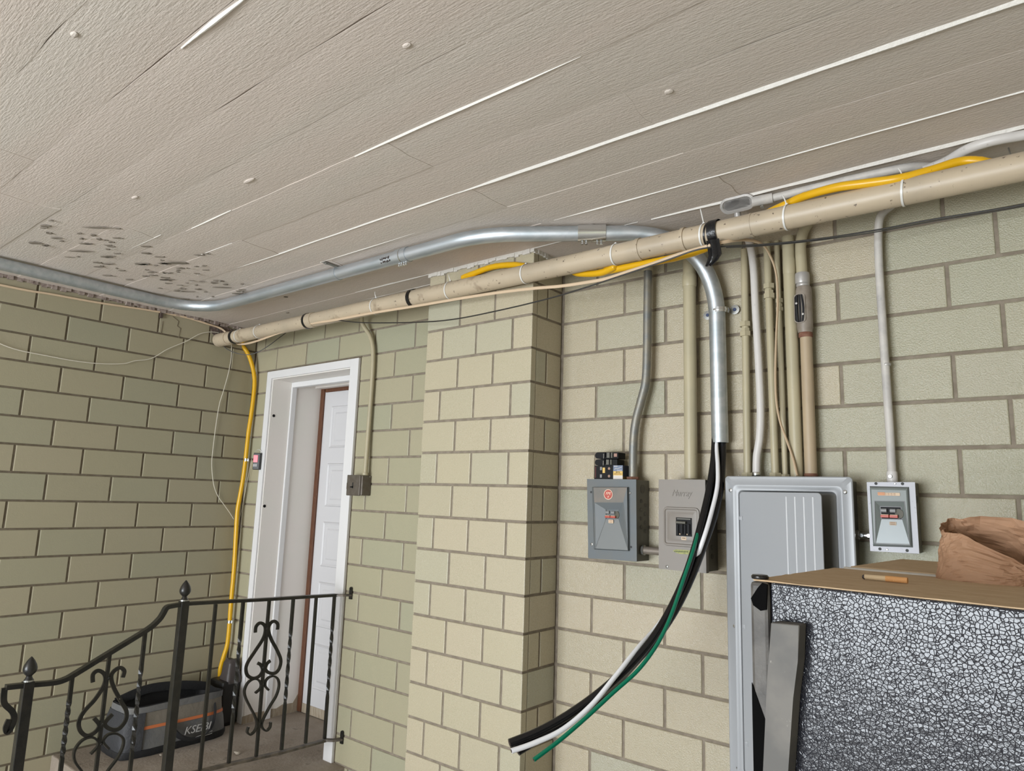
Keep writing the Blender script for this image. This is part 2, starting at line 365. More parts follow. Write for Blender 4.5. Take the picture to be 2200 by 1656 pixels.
# ceiling: imprint of the form boards, each board a plank with its own level, plus the fins of concrete between them
bm = B(); box(bm, XL - .3, 3.4, -6.9, .5, CZ + .012, CZ + .25); ceiling = struct('ceiling', bm, m_ceil)
seams = [.03, -.012, -.204, -.392, -.578, -.760, -.941, -1.125, -1.315, -1.505, -1.70, -1.89, -2.08, -2.27, -2.46, -2.65]
ends = {1: [.69], 2: [.685, -1.02], 3: [.668, -.01, -1.01], 4: [.66, -.008, -1.06], 5: [.66, -.012, -1.12], 6: [.655, -.02, -1.18, ], 7: [.48, -1.36], 8: [.485, -1.37], 9: [.49, -1.38, 1.9], 10: [.2, -1.0], 11: [-.5, .9], 12: [.1], 13: [.7], 14: [-.2]}
def plank(y0, y1, x0, x1, dz, g0, g1):
    bm = B(); n = max(2, int((x1 - x0) / .045)); rows_ = 4; G = []
    for i in range(n + 1):
        x = x0 + (x1 - x0) * i / n; col = []
        for j in range(rows_ + 1):
            t = j / rows_; ya = y1 + g1 + .004 * noise.noise((x * 6, y1 * 9, 0)); yb = y0 - g0 - .004 * noise.noise((x * 6, y0 * 9, 3))
            xx = x
            if i in (0, n): xx += .035 * noise.noise(((ya + (yb - ya) * t) * 9, 0, round(x0 if i == 0 else x1) + .3))
            z = CZ + dz + .0016 * noise.noise((x * 3, (ya + (yb - ya) * t) * 12, 5)) + (.0010 if j in (0, rows_) else 0)
            col.append(bm.verts.new((xx, ya + (yb - ya) * t, z)))
        G.append(col)
    top = [[bm.verts.new((v.co.x, v.co.y, CZ + .02)) for v in c] for c in G]
    for i in range(n):
        for j in range(rows_): bm.faces.new((G[i][j], G[i + 1][j], G[i + 1][j + 1], G[i][j + 1]))
        for j in (0, rows_): bm.faces.new((G[i][j], top[i][j], top[i + 1][j], G[i + 1][j]))
    for i in (0, n):
        for j in range(rows_): bm.faces.new((G[i][j], G[i][j + 1], top[i][j + 1], top[i][j]))
    return bm
for k in range(len(seams) - 1):
    xs = [XL] + sorted(ends.get(k, [.4])) + [3.3]
    for a, b in zip(xs, xs[1:]):
        fin_lo = k in (2, 4, 6)                                         # narrow the plank where a fin stands
        obj('plank', plank(seams[k], seams[k + 1], a, b, random.uniform(-.0012, .0012), .0004, .0004), m_ceil, ceiling, smooth=True)
def fin(y, x0, x1, h, wd):
    bm = B(); n = int((x1 - x0) / .03); prev = None
    for i in range(n + 1):
        x = x0 + (x1 - x0) * i / n; q = .5 + .5 * noise.noise((x * 7, y * 5, 1)) ; e = min(1, i / 6, (n - i) / 6) ; hh = h * (.55 + .6 * q) * (.25 + .75 * e); ww = wd * (.7 + .5 * q) * (.4 + .6 * e); yy = y + .004 * noise.noise((x * 3, y, 8))
        c = [bm.verts.new(p) for p in ((x, yy - ww * .75, CZ + .004), (x, yy - ww * .1, CZ - hh), (x, yy + ww * .25, CZ - hh * .9), (x, yy + ww * .3, CZ + .004))]
        if prev:
            for a in range(3): bm.faces.new((prev[a], prev[a + 1], c[a + 1], c[a]))
        prev = c
    return obj('seam_fin', bm, m_fin, ceiling, smooth=True)
fin(-.760, -.07, 3.0, .0065, .011); fin(-.762, -1.45, -.05, .003, .005); fin(-.393, .06, 3.0, .004, .0045)
fin(-1.125, -.15, .66, .004, .006); fin(-1.127, -1.15, -.85, .003, .005); fin(-1.165, -1.62, -1.32, .003, .006); fin(-.594, -1.06, -.45, .003, .005); fin(-.394, -1.35, -.35, .003, .004)
fin(-.204, .35, 1.6, .008, .010); fin(-1.692, -.06, .24, .006, .010); fin(-.21, -1.3, .3, .004, .008)
fin(-.95, -1.45, -1.1, .002, .004); fin(-.1, -1.4, -.75, .004, .006)
# peeled paint near the left corner of the ceiling
bm = B(); bf = B(); random.seed(11)
for k in range(110):
    px = random.gauss(330, 130); py = 575 + (px - 330) * .28 + random.gauss(0, 26)
    if px < 60 or px > 640: continue
    c = Z(px, py, CZ - .0035); L_ = random.uniform(.006, .026) * (1.9 if k % 11 == 0 else .8); W_ = random.uniform(.003, .008) * (1.4 if k % 11 == 0 else 1); n = 9
    ring = [c + Matrix.Rotation(.68, 3, 'Z') @ Vector((L_ * 1.2 * math.cos(t) * (1 + .5 * noise.noise((k + .37, t * 3, .2))), W_ * 1.2 * math.sin(t) * (1 + 1.1 * noise.noise((k + .71, t * 4, 2.3))), 0)) for t in [2 * math.pi * i / n for i in range(n)]]
    if c.x < XL + .02 or c.y > -.05: continue
    prism(bm, ring, (0, 0, .003))
    if k % 2 == 0:
        a = c + Vector((random.uniform(-.02, .02), W_ * 1.2, -.001)); q = random.uniform(.006, .016)
        faces(bf, [a, a + Vector((q * 1.6, 0, -.002)), a + Vector((q * 1.4, -q * .5, -q * .5)), a + Vector((q * .3, -q * .4, -q * .4)), a + Vector((q * .8, q * .5, .002))], [(0, 1, 2, 3), (0, 4, 1)])
obj('bare_patch', bm, m_peel, ceiling, kind='stuff', label='dark spots where the ceiling paint has peeled'); obj('paint_flake', bf, m_flake, ceiling, kind='stuff', label='curled white paint flakes')
bm = B()
for k in range(90):                               # crumbly edge of plaster along the top of the left wall
    a = -.02 - 1.9 * k / 90; box(bm, XL - .002, XL + .006 + random.random() * .014, a - .024, a, CZ - .010 - random.random() * .010, CZ + .003)
obj('plaster_bead', bm, mat('rough_plaster', (.36, .30, .26), .9, col2=(.2, .15, .13), nscale=40), wall_left, kind='stuff')
for nm, x, y, rx, ry in (('blister', 1437, 197, .011, .010), ('blister', 290, 424, .02, .008), ('blister', 160, 74, .012, .008), ('blister', 874, 98, .012, .008), ('blister', 535, 388, .03, .008)):
    c = Z(x, y, CZ); bm = B(); bmesh.ops.create_icosphere(bm, subdivisions=2, radius=1)
    for v in bm.verts: v.co = Vector((c.x + v.co.x * rx * (1 + .4 * noise.noise(v.co * 3)), c.y + v.co.y * ry, CZ + v.co.z * .004))
    obj(nm, bm, m_ceil, ceiling, smooth=True)

# landing and steps
bm = B(); box(bm, XL, -1.40, -.885, .5, 0, ZO - 2.17, .006); landing = struct('landing', bm, m_conc)
bm = B(); box(bm, XL, -1.40, -1.18, -.885, 0, ZO - 2.345, .006); struct('stair_step', bm, m_conc)

# ------------------------------------------------------------------ door
LZ = ZO - 2.17
door = D.objects.new('door_1', None); COL.objects.link(door); door.location = (-1.93, 0, LZ); door['kind'] = 'structure'
zt = ZO - .145
bm = B(); box(bm, DX0 + .02, -2.318, -.014, .02, LZ, zt, .002); obj('casing', bm, m_case, door)
bm = B(); box(bm, -1.556, DX1, -.014, .02, LZ, zt, .002); obj('casing', bm, m_case, door)
bm = B(); box(bm, -2.318, -1.556, -.014, .02, zt - .045, zt, .002); obj('casing', bm, m_case, door)
bm = B(); box(bm, -2.375, -2.312, -.002, .36, LZ, zt - .01); obj('jamb', bm, m_jamb, door)
bm = B(); box(bm, -1.556, -1.495, .0, .36, LZ, zt - .01); obj('jamb', bm, m_jamb, door)
bm = B(); box(bm, -2.312, -1.556, .0, .36, zt - .05, zt - .004); obj('jamb_head', bm, m_jamb, door)
bm = B(); box(bm, -2.312, -2.298, .126, .16, LZ, zt - .05, .003); obj('stop_trim', bm, m_case, door)
bm = B(); box(bm, -2.298, -1.556, .126, .16, zt - .082, zt - .05, .003); obj('stop_trim', bm, m_case, door)
bm = B(); box(bm, -2.312, -2.308, .16, .345, LZ, zt - .05); obj('jamb_lining', bm, m_jamb, door)
bm = B(); box(bm, -2.308, -2.272, .342, .40, LZ + .004, zt - .055, .003); obj('door_frame', bm, m_brown, door, label='brown stripped door frame edge')
bm = B(); box(bm, -2.262, -1.58, .342, .40, zt - .085, zt - .062, .003); obj('door_frame', bm, m_brown, door, label='brown stripped head of the door frame')
bm = B(); box(bm, -2.308, -1.58, .30, .40, zt - .062, zt - .05); obj('jamb_lining', bm, m_jamb, door)
bm = B(); box(bm, -2.272, -1.556, .354, .40, LZ + .005, zt - .083); leaf = obj('door_leaf', bm, m_door, door)
for x0, x1 in ((-2.186, -1.96), (-1.90, -1.67)):
    for z1, z0 in ((-.329, -.583), (-.688, -.944), (-1.046, -1.304), (-1.405, -1.658), (-1.764, -2.011)):
        bm = B(); R = lambda i, y: [Vector((x0 + i, y, ZO + z0 + i)), Vector((x1 - i, y, ZO + z0 + i)), Vector((x1 - i, y, ZO + z1 - i)), Vector((x0 + i, y, ZO + z1 - i))]
        rings(bm, [R(-.006, .355), R(0, .347), R(.010, .352), R(.012, .360), R(.024, .360), R(.045, .349)]); obj('raised_panel', bm, m_door, leaf)
bm = B(); box(bm, -2.270, -1.556, .350, .356, LZ + .004, LZ + .055)
for v in bm.verts: pass
obj('door_foot', bm, m_woodraw, door, label='bare weathered foot of the door')
bm = B(); prism(bm, [Vector((-2.306, .16, LZ + .001)), Vector((-2.306, .342, LZ + .001)), Vector((-2.306, .342, LZ + .10)), Vector((-2.306, .31, LZ + .055)), Vector((-2.306, .24, LZ + .06)), Vector((-2.306, .2, LZ + .045)), Vector((-2.306, .16, LZ + .05))], (-.003, 0, 0))
prism(bm, [Vector((-2.311, -.012, LZ + .001)), Vector((-2.311, .126, LZ + .001)), Vector((-2.311, .126, LZ + .045)), Vector((-2.311, .06, LZ + .05)), Vector((-2.311, -.012, LZ + .042))], (-.003, 0, 0)); obj('jamb_foot', bm, m_woodraw, door, label='bare weathered foot of the jamb')
for px, py in ((588, 893), (568, 1087)):
    c = X(px, py, -2.312); bm = B(); lathe(bm, [(.009, -.001), (.009, .002), (.004, .0025), (.004, .0005)], c, (1, 0, 0), 12); obj('bolt_hole', bm, m_bake, door)
bm = B(); box(bm, DX0 - .006, DX1 + .006, -.001, .012, zt, zt + .010); obj('caulk_line', bm, m_mortarL, door)
bm = B(); box(bm, DX1 - .001, DX1 + .005, -.001, .006, LZ - .01, zt); obj('caulk_line', bm, m_mortarL, door)

# ------------------------------------------------------------------ the big cream pipe along the wall, and what is tied to it
PR = .0365
def pipeC(x): return Vector((x, -.262, ZO + .021 + (x + 2.1) * (-.017 / 3.2)))
pipe = thing('drain_pipe', pipeC(-2.4), 'thick cream painted pipe running below the ceiling along the whole back wall', 'pipe')
bm = B(); tube(bm, [pipeC(-2.52), pipeC(2.6)], PR, 28, 1); obj('pipe_run', bm, m_pipe, pipe, smooth=True)
for x0, x1, e in ((-1.62, -1.55, .003), (.33, .345, .003), (.50, .512, .004), (-2.47, -2.44, .002), (-2.25, -2.24, .002), (.73, .735, .0015), (-2.52, -2.40, .004)):
    bm = B(); tube(bm, [pipeC(x0), pipeC(x1)], PR + e, 28, 1); obj('coupling', bm, m_pipe, pipe, smooth=True)
def band(x, wd, e, m, name, parent=None, tilt=0.):
    bm = B(); n = 28; c = pipeC(x); R = []
    for rr, dx in ((PR + e, -wd / 2), (PR + e + .0016, -wd / 2), (PR + e + .0016, wd / 2), (PR + e, wd / 2)):
        R.append([bm.verts.new(c + Vector((dx + tilt * math.sin(2 * math.pi * k / n), math.cos(2 * math.pi * k / n) * rr, math.sin(2 * math.pi * k / n) * rr))) for k in range(n)])
    for a, b in zip(R, R[1:] + R[:1]):
        for k in range(n): bm.faces.new((a[k], a[(k + 1) % n], b[(k + 1) % n], b[k]))
    return bm
def px2x(px, py): return Y(px, py, -.298).x
ties = [(1937, 405, 'white zip tie holding the yellow tube to the cream pipe at far right', 'up'), (1683, 462, 'white zip tie on the cream pipe just below the oval conduit box', 'up'), (1503, 515, 'white zip tie on the cream pipe beside the black tape', 'long'),
        (1312, 545, 'white zip tie on the cream pipe right of the pilaster', None), (1118, 588, 'white zip tie on the cream pipe in front of the pilaster corner', None), (955, 622, 'white zip tie on the cream pipe at the left edge of the pilaster', 'up'),
        (795, 657, 'white zip tie on the cream pipe above the switch conduit', 'up'), (545, 709, 'white zip tie on the cream pipe above the door corner', None), (503, 720, 'leftmost white zip tie on the cream pipe in the corner', None)]
for px, py, lab, tail in ties:
    x = px2x(px, py); t = thing('zip_tie', pipeC(x) - Vector((0, 0, .04)), lab, 'zip tie', 'zip ties on the cream pipe')
    obj('strap', band(x, .0055, .0008, m_ziptie, 'strap', tilt=.004), m_ziptie, t, smooth=True)
    c = pipeC(x)
    bm = B(); box(bm, c.x - .004, c.x + .004, c.y - .006, c.y + .004, c.z + PR, c.z + PR + .007, .001); obj('head', bm, m_ziptie, t)
    if tail:
        h = .055 if tail == 'long' else .035
        bm = B(); tube(bm, [c + Vector((0, -.002, PR + .004)), c + Vector((-.004, -.008, PR + h * .6)), c + Vector((-.010, -.004, PR + h))], .0019, 6, 5); obj('tail', bm, m_ziptie, t)
x = px2x(1513, 512); t = thing('zip_tie', pipeC(x) - Vector((0, 0, .04)), 'black zip tie on the cream pipe left of the torn black tape', 'zip tie', 'zip ties on the cream pipe')
obj('strap', band(x, .006, .001, m_tape, 'strap', tilt=.006), m_tape, t, smooth=True)
c = pipeC(x); bm = B(); box(bm, c.x + .006, c.x + .018, c.y - .022, c.y - .008, c.z - PR - .012, c.z - PR + .004, .002); obj('head', bm, m_tape, t)
for px, py, wd, lab in ((875, 642, .018, 'black band round the cream pipe left of the pilaster'), (650, 690, .016, 'black band round the cream pipe above the door'), (493, 722, .020, 'black tape band round the cream pipe in the left corner')):
    x = px2x(px, py); tag(obj('tape_band', band(x, wd, .0036, m_tape, 'tape'), m_tape, None, smooth=True), lab, 'tape', 'black bands on the cream pipe')
# black tape with a loose tail
x = px2x(1528, 505); t = thing('tape_wrap', pipeC(x) - Vector((0, 0, .1)), 'shiny black tape wrapped round the cream pipe with a loose end hanging down', 'tape')
obj('wrap', band(x, .030, .0045, m_tape, 'wrap'), m_tape, t, smooth=True)
c = pipeC(x); bm = B(); G = []
prof = [Y(a, b, -.306) for a, b in ((1531, 515), (1534, 532), (1536, 547), (1531, 560), (1523, 571))]
wds = [.021, .022, .022, .018, .012]
for p, wd in zip(prof, wds):
    G.append([bm.verts.new(p + Vector((wd * (k / 6 - .5) * 2, .004 * math.sin(k * 1.9) + random.uniform(-.002, .002), random.uniform(-.002, .002)))) for k in range(7)])
for a, b in zip(G, G[1:]):
    for k in range(6): bm.faces.new((a[k], a[k + 1], b[k + 1], b[k]))
ex = bmesh.ops.extrude_face_region(bm, geom=list(bm.faces))
for v in ex['geom']:
    if isinstance(v, bmesh.types.BMVert): v.co.y += .004
obj('loose_end', bm, m_tape, t, smooth=True)

# ------------------------------------------------------------------ galvanized conduit run
EZ = CZ - .035; ER = .0279
def E_(x, y, z=EZ): return Vector((x, y, z))
def fillet(P, rad, n=10):
    P = [Vector(p) for p in P]; out = [P[0]]
    for a, b, c, r in zip(P, P[1:], P[2:], rad):
        u = (a - b).normalized(); v = (c - b).normalized(); ang = u.angle(v); d = r / math.tan(ang / 2); p0 = b + u * d; p1 = b + v * d
        for k in range(n + 1):
            s = k / n; out.append((1 - s) ** 2 * p0 + 2 * s * (1 - s) * b * .92 + 2 * s * (1 - s) * .04 * (p0 + p1) + s * s * p1)
    return out + [P[-1]]
EX = Y(1545, 820, -.045).x
emt = thing('metal_conduit', (-.6, -.53, EZ - .05), 'shiny galvanized steel conduit bent along the ceiling and down the wall to the cut cables', 'conduit')
path = fillet([E_(-2.215, -3.2), E_(-2.215, -.532), E_(-.20, -.505), E_(.505, .06), ], [.26, .38])
path = path[:-1]
pth1 = fillet([E_(-2.215, -3.2), E_(-2.215, -.532), E_(-.19, -.505), Vector((EX - .004, -.050, EZ - .002)), Vector((EX, -.045, ZO - .651))], [.26, .45, .30], 14)
bm = B(); tube(bm, pth1, ER, 24, 1); obj('conduit_run', bm, m_steel, emt, smooth=True)
def sleeve(p0, p1, r, m, parent, name='coupling'): bm = B(); tube(bm, [p0, p1], r, 24, 1); return obj(name, bm, m, parent, smooth=True)
def along(a, b, t): return a + (b - a) * t
# couplings with pairs of set screws
A1 = E_(-.64, -.511); B1 = E_(-.575, -.510)
cp = sleeve(A1, B1, ER + .0035, m_steel, emt); sleeve(E_(-.610, -.5105), E_(-.605, -.5105), ER + .0045, m_zinc, cp, 'ridge')
for x in (-.628, -.615, -.600, -.587):
    bm = B(); lathe(bm, [(.0035, 0), (.0035, .010), (.0055, .010), (.0055, .014)], (x, -.512, EZ - ER - .001), (0, 0, -1), 8); obj('set_screw', bm, m_zinc, cp)
pa, pb = Z(1247, 503, EZ), Z(1296, 507, EZ)
dd = (Vector((EX - .004, -.050, EZ)) - Vector((-.19, -.505, EZ))).normalized(); mid = Vector((-.19, -.505, EZ)) + dd * ((pa + pb) / 2 - Vector((-.19, -.505, EZ))).dot(dd)
cp = sleeve(mid - dd * .05, mid + dd * .05, ER + .0035, m_zinc, emt); sleeve(mid - dd * .003, mid + dd * .003, ER + .005, m_zinc, cp, 'ridge')
for s in (-.034, -.02, .02, .034):
    c = mid + dd * s; bm = B(); lathe(bm, [(.0035, 0), (.0035, .010), (.0055, .010), (.0055, .014)], (c.x, c.y, EZ - ER - .001), (0, 0, -1), 8); obj('set_screw', bm, m_zinc, cp)
# ceiling strap
c = E_(-1.03, -.517); st = thing('pipe_strap', c - Vector((0, 0, .04)), 'small steel strap fixing the galvanized conduit to the ceiling', 'strap')
bm = B(); tube(bm, [c + Vector((-.008, 0, 0)), c + Vector((.008, 0, 0))], ER + .003, 20, 1); obj('loop', bm, m_steel, st, smooth=True)
bm = B(); box(bm, c.x - .009, c.x + .009, c.y - .080, c.y - .015, CZ - .007, CZ - .003); obj('tab', bm, m_steelold, st)
bm = B(); lathe(bm, [(.006, 0), (.006, .004)], (c.x, c.y - .066, CZ - .007), (0, 0, -1), 10); obj('screw', bm, m_steelold, st)
# wall strap with two washers
cz = Y(1546, 668, -.046).z; cx = Y(1546, 668, -.046).x
st = thing('pipe_strap', (cx, -.03, cz - .03), 'two-hole steel strap with round washers holding the conduit to the wall', 'strap')
bm = B(); tube(bm, [Vector((cx, -.045, cz - .009)), Vector((cx, -.045, cz + .009))], ER + .003, 20, 1); tube(bm, [Vector((cx, -.045, cz - .003)), Vector((cx, -.045, cz + .003))], ER + .005, 20, 1); obj('loop', bm, m_zinc, st, smooth=True)
for s, wp in ((-1, Y(1520.5, 677, -.012)), (1, Y(1578.5, 665, -.012))):
    xa_, xb_ = sorted((cx + s * .024, wp.x + s * .006))
    bm = B(); box(bm, xa_, xb_, -.010, -.006, wp.z - .009, wp.z + .009); obj('tab', bm, m_zinc, st)
    bm = B(); lathe(bm, [(.0165, 0), (.0165, .002), (.010, .0025)], (wp.x, -.010, wp.z), (0, -1, 0), 20); wsh = obj('washer', bm, m_screw, st, smooth=True)
    bm = B(); lathe(bm, [(.0065, 0), (.006, .003)], (wp.x, -.0125, wp.z), (0, -1, 0), 10); obj('screw_head', bm, mat('blue_screw', (.03, .05, .12), .4), wsh)
# faint black print on the conduit
bm = B(); random.seed(3)
for r_ in range(2):
    for k in range(7):
        x = -.715 + k * .0085; a = math.radians(-8 - 28 * r_); 
        for q in range(3):
            aa = a + random.uniform(-.12, .12); p = Vector((x + random.uniform(-.003, .003), -.512 - math.cos(aa) * (ER + .0004), EZ + math.sin(aa) * (ER + .0004)))
            box(bm, p.x - .0013, p.x + .0013, p.y - .0006, p.y + .0006, p.z - .003, p.z + .003)
obj('ink_stamp', bm, m_ink, emt)

# ------------------------------------------------------------------ cut cables hanging out of the conduit
cables = thing('cable_bundle', (.52, -.045, ZO - 1.0), 'bundle of thick black, white and green cables hanging cut from the galvanized conduit', 'cable')
def cab(name, px, r, m, yo=0., tipy=-.80, dx=0.):
    P = []
    y0p, y1p = px[0], px[-1]
    Ls = [0]
    for a, b in zip(px, px[1:]): Ls.append(Ls[-1] + math.hypot(b[0] - a[0], b[1] - a[1]))
    for (a, b), l in zip(px, Ls):
        t = l / Ls[-1]; yy = yo if isinstance(yo, list) else [(0, yo), (1, yo)]
        for (t0, v0), (t1, v1) in zip(yy, yy[1:]):
            if t0 <= t <= t1: q_ = (t - t0) / (t1 - t0); q_ = q_ * q_ * (3 - 2 * q_); yv = v0 + (v1 - v0) * q_
        if t == 0: yv = max(-.016, min(.016, yv))
        P.append(Y(a, b, -.045 + yv + (tipy + .045) * (t ** 1.1)))
    P = [Vector((EX + (P[0].x - EX) * .6, P[0].y, P[0].z + .12))] + P
    bm = B(); tube(bm, P, r, 14, 7)
    o = obj(name, bm, m, cables, smooth=True)
    d = (P[-1] - P[-2]).normalized(); bm = B(); tube(bm, [P[-1] - d * .002, P[-1] + d * .0012], r * .62, 10, 1); obj('copper_core', bm, m_ink, o); return o
cab('cable', [(1536, 950), (1532, 1000), (1522, 1060), (1508, 1120), (1492, 1180), (1470, 1245), (1440, 1310), (1405, 1368), (1360, 1422), (1300, 1478), (1230, 1530), (1160, 1570), (1095, 1597)], .0118, m_blackc, -.012)
cab('cable', [(1553, 950), (1552, 1000), (1547, 1055), (1534, 1110), (1513, 1170), (1488, 1235), (1457, 1300), (1420, 1358), (1374, 1412), (1316, 1468), (1250, 1522), (1180, 1572), (1112, 1614)], .0112, m_blackc, .006)
cab('cable', [(1545, 950), (1541, 1005), (1534, 1060), (1520, 1116), (1502, 1178), (1478, 1244), (1447, 1308), (1410, 1366), (1360, 1428), (1304, 1484), (1240, 1536), (1170, 1576), (1108, 1606)], .0112, m_blackc, .020)
cab('cable', [(1539, 950), (1542, 1000), (1541, 1045), (1530, 1095), (1514, 1150), (1490, 1215), (1455, 1285), (1412, 1345), (1372, 1390), (1320, 1455), (1270, 1515), (1210, 1566), (1150, 1595), (1099, 1613)], .0068, m_whitec, [(0, -.016), (.08, -.03), (.24, -.034), (.36, .022), (.50, .022), (.62, -.034), (1, -.03)])
cab('cable', [(1538, 950), (1533, 1000), (1522, 1060), (1507, 1115), (1490, 1180), (1470, 1240), (1450, 1300), (1432, 1345), (1408, 1390), (1370, 1440), (1318, 1487), (1255, 1545), (1200, 1592), (1147, 1632)], .0056, m_green, [(0, .014), (.16, .02), (.30, -.036), (1, -.036)])

# ------------------------------------------------------------------ upright pipes on the panel wall
def upright(name, label, pts, r, m, cat='conduit', smoothn=6, bot=None, extra=None):
    t = thing(name, pts[-1], label, cat); bm = B(); tube(bm, pts, r, 18, smoothn); obj('conduit_run', bm, m, t, smooth=True); return t
def V(x, y, z): return Vector((x, y, ZO + z))
def hexnut(t, c, r, h, m, name='locknut'): bm = B(); lathe(bm, [(r, 0), (r, h)], c, (0, 0, 1), 6, .3); return obj(name, bm, m, t)
def ring(t, c, r, h, m, name='collar', segs=20): bm = B(); lathe(bm, [(r * .94, 0), (r, h * .15), (r, h * .85), (r * .94, h)], c, (0, 0, 1), segs); return obj(name, bm, m, t, smooth=True)
pz = ZO - .779
# 1 grey conduit with an offset, down to the first breaker box
p = [Y(1392, 540, -.045), Y(1392, 600, -.045), Y(1391, 680, -.045), Y(1390, 760, -.045), Y(1387, 820, -.045), Y(1376, 865, -.047), Y(1366, 905, -.05), Y(1361, 950, -.05), Y(1360, 1024, -.05)]
t = upright('wall_conduit', 'grey metal conduit with a bend, dropping into the box with the round red emblem', p, .0155, m_steelold)
ring(t, Y(1391, 583, -.045), .021, .03, m_pipe2); hexnut(t, Vector((p[-1].x, p[-1].y, pz)), .024, .010, m_rust)
# 2 cream pipe to second breaker box
p = [Y(1476, 560, -.03), Y(1482, 1028, -.055)]; p[0].y = p[1].y = -.045; p[0].x = p[1].x
t = upright('wall_conduit', 'cream painted pipe running down into the box with the embossed name', [p[0], p[1]], .0225, m_pipe2, smoothn=1)
ring(t, Vector((p[1].x, -.045, Y(1478, 617, -.045).z)), .0255, .045, m_pipe2)
# 3 slim cream conduit with coupling, left of the white one
zb = ZO - .764
p = [Vector((.618, -.030, ZO + .02)), Vector((.612, -.030, zb))]
t = upright('wall_conduit', 'slim cream conduit with a hex coupling, left of the smooth white conduit', p, .0125, m_pipe2, smoothn=1)
zc = Y(1604, 706, -.03).z
for k, (r_, h) in enumerate(((.019, .016), (.0155, .010), (.019, .016))): hexnut(t, Vector((.615, -.03, zc - .026 + k * .017)), r_, h, m_pipe2, 'coupling')
hexnut(t, Vector((.612, -.03, zb)), .020, .012, m_pipe2)
# 4 white conduit, bent at its foot
p = [Y(1603, 505, -.05), Y(1612, 530, -.045), Y(1619, 580, -.04), Y(1623, 660, -.04), Y(1630, 780, -.04), Y(1634, 880, -.04), Y(1632, 940, -.04), Y(1626, 980, -.04), Y(1625, 1022, -.04)]
t = upright('wall_conduit', 'smooth white conduit between two cream ones, kinked at its foot', p, .0125, m_white)
ring(t, Vector((p[-1].x, -.04, zb)), .0145, .014, m_zinc, 'connector')
# 5 cream conduit with coupling
p = [Vector((.696, -.03, ZO + .03)), Vector((.703, -.03, zb))]
t = upright('wall_conduit', 'cream conduit with a hex coupling near its top, right of the white conduit', p, .0122, m_pipe2, smoothn=1)
zc = Y(1654, 625, -.03).z
for k, (r_, h) in enumerate(((.019, .016), (.0155, .010), (.019, .016))): hexnut(t, Vector((.699, -.03, zc - .026 + k * .017)), r_, h, m_pipe2, 'coupling')
hexnut(t, Vector((.703, -.03, zb)), .020, .012, m_pipe2)
# 6 thinnest cream conduit
p = [Vector((.727, -.022, ZO + .03)), Vector((.732, -.022, zb))]
t = upright('wall_conduit', 'thinnest cream conduit, partly behind the tan cable', p, .0088, m_pipe2, smoothn=1)
zc = Y(1679, 655, -.022).z
for k, (r_, h) in enumerate(((.0125, .012), (.010, .010), (.0125, .014))): hexnut(t, Vector((.7295, -.022, zc - .02 + k * .014)), r_, h, m_pipe2, 'coupling')
hexnut(t, Vector((.732, -.022, zb)), .014, .008, m_pipe2)
# 7 fat cream pipe
p = [Vector((.770, -.04, ZO + .03)), Vector((.774, -.04, zb))]
t = upright('wall_conduit', 'fattest cream pipe, left of the pipe with the open inspection hole', p, .0195, m_pipe2, smoothn=1)
ring(t, Vector((.771, -.04, Y(1698, 590, -.04).z)), .0205, .055, m_pipe2)
# 8 weathered pipe with the open conduit body
xb = .816; yb = -.040
t = thing('wall_conduit', Vector((xb, yb, zb)), 'weathered brown cream pipe with an open conduit body showing black wires', 'conduit')
zt_, z1, z2 = Y(1722, 585, yb).z, Y(1725, 617, yb).z, Y(1730, 715, yb).z
bm = B(); tube(bm, [Y(1736, 480, -.03), Y(1725, 500, -.033), Y(1720, 530, yb), Vector((xb - .006, yb, zt_ + .01)), Vector((xb - .006, yb, zt_ - .02))], .0172, 18, 6); obj('upper_pipe', bm, m_pipe2, t, smooth=True)
bm = B(); tube(bm, [Vector((xb, yb, z2 + .02)), Vector((xb, yb, zb))], .0185, 18, 1); obj('lower_pipe', bm, m_rustpipe, t, smooth=True)
ring(t, Vector((xb - .005, yb, z1 + .012)), .0225, .035, m_lb, 'hub'); ring(t, Vector((xb - .004, yb, z1 + .001)), .0205, .012, m_lb, 'neck')
bm = B(); R = []; bcy = yb
for hz, rr in ((z1, .022), (z1 - .01, .0245), (z2 + .015, .0245), (z2, .021)):
    R.append([Vector((xb - .002 + rr * math.cos(a), bcy + rr * math.sin(a), hz)) for a in [2 * math.pi * k / 20 for k in range(20)]])
rings(bm, R, capfirst=True); m_cbody = mat('dirty_conduit_body', (.27, .23, .19), .5, col2=(.20, .165, .13), nscale=30, bump=('wnoise', 80, .001, .5)); bd = obj('conduit_body', bm, m_cbody, t, smooth=True)
zc0, zc1 = Y(1722, 692, yb - .025).z, Y(1722, 631, yb - .025).z
pl = [(xb - .009 + .0155 * a, z) for a, z in [(math.cos(u), zc1 - .0115 + .0115 * math.sin(u)) for u in [math.pi * k / 8 for k in range(9)]] + [(math.cos(u), zc0 + .0115 + .0115 * math.sin(u)) for u in [math.pi + math.pi * k / 8 for k in range(9)]]]
n_ = len(pl); fy = yb - .0275
fy = yb - .0265
bm = B(); big = [(xb - .009 + (a - xb + .009) * 1.12, (b - (zc0 + zc1) / 2) * 1.06 + (zc0 + zc1) / 2) for a, b in pl]
rings(bm, [[Vector((a, fy + .012, b)) for a, b in big], [Vector((a, fy, b)) for a, b in big], [Vector((a, fy, b)) for a, b in pl], [Vector((a, fy + .010, b)) for a, b in pl]], caplast=False); obj('opening_rim', bm, m_cbody, bd, smooth=True)
bm = B(); prism(bm, [Vector((a, fy + .006, b)) for a, b in pl], (0, .003, 0)); obj('opening', bm, m_darkin, bd)
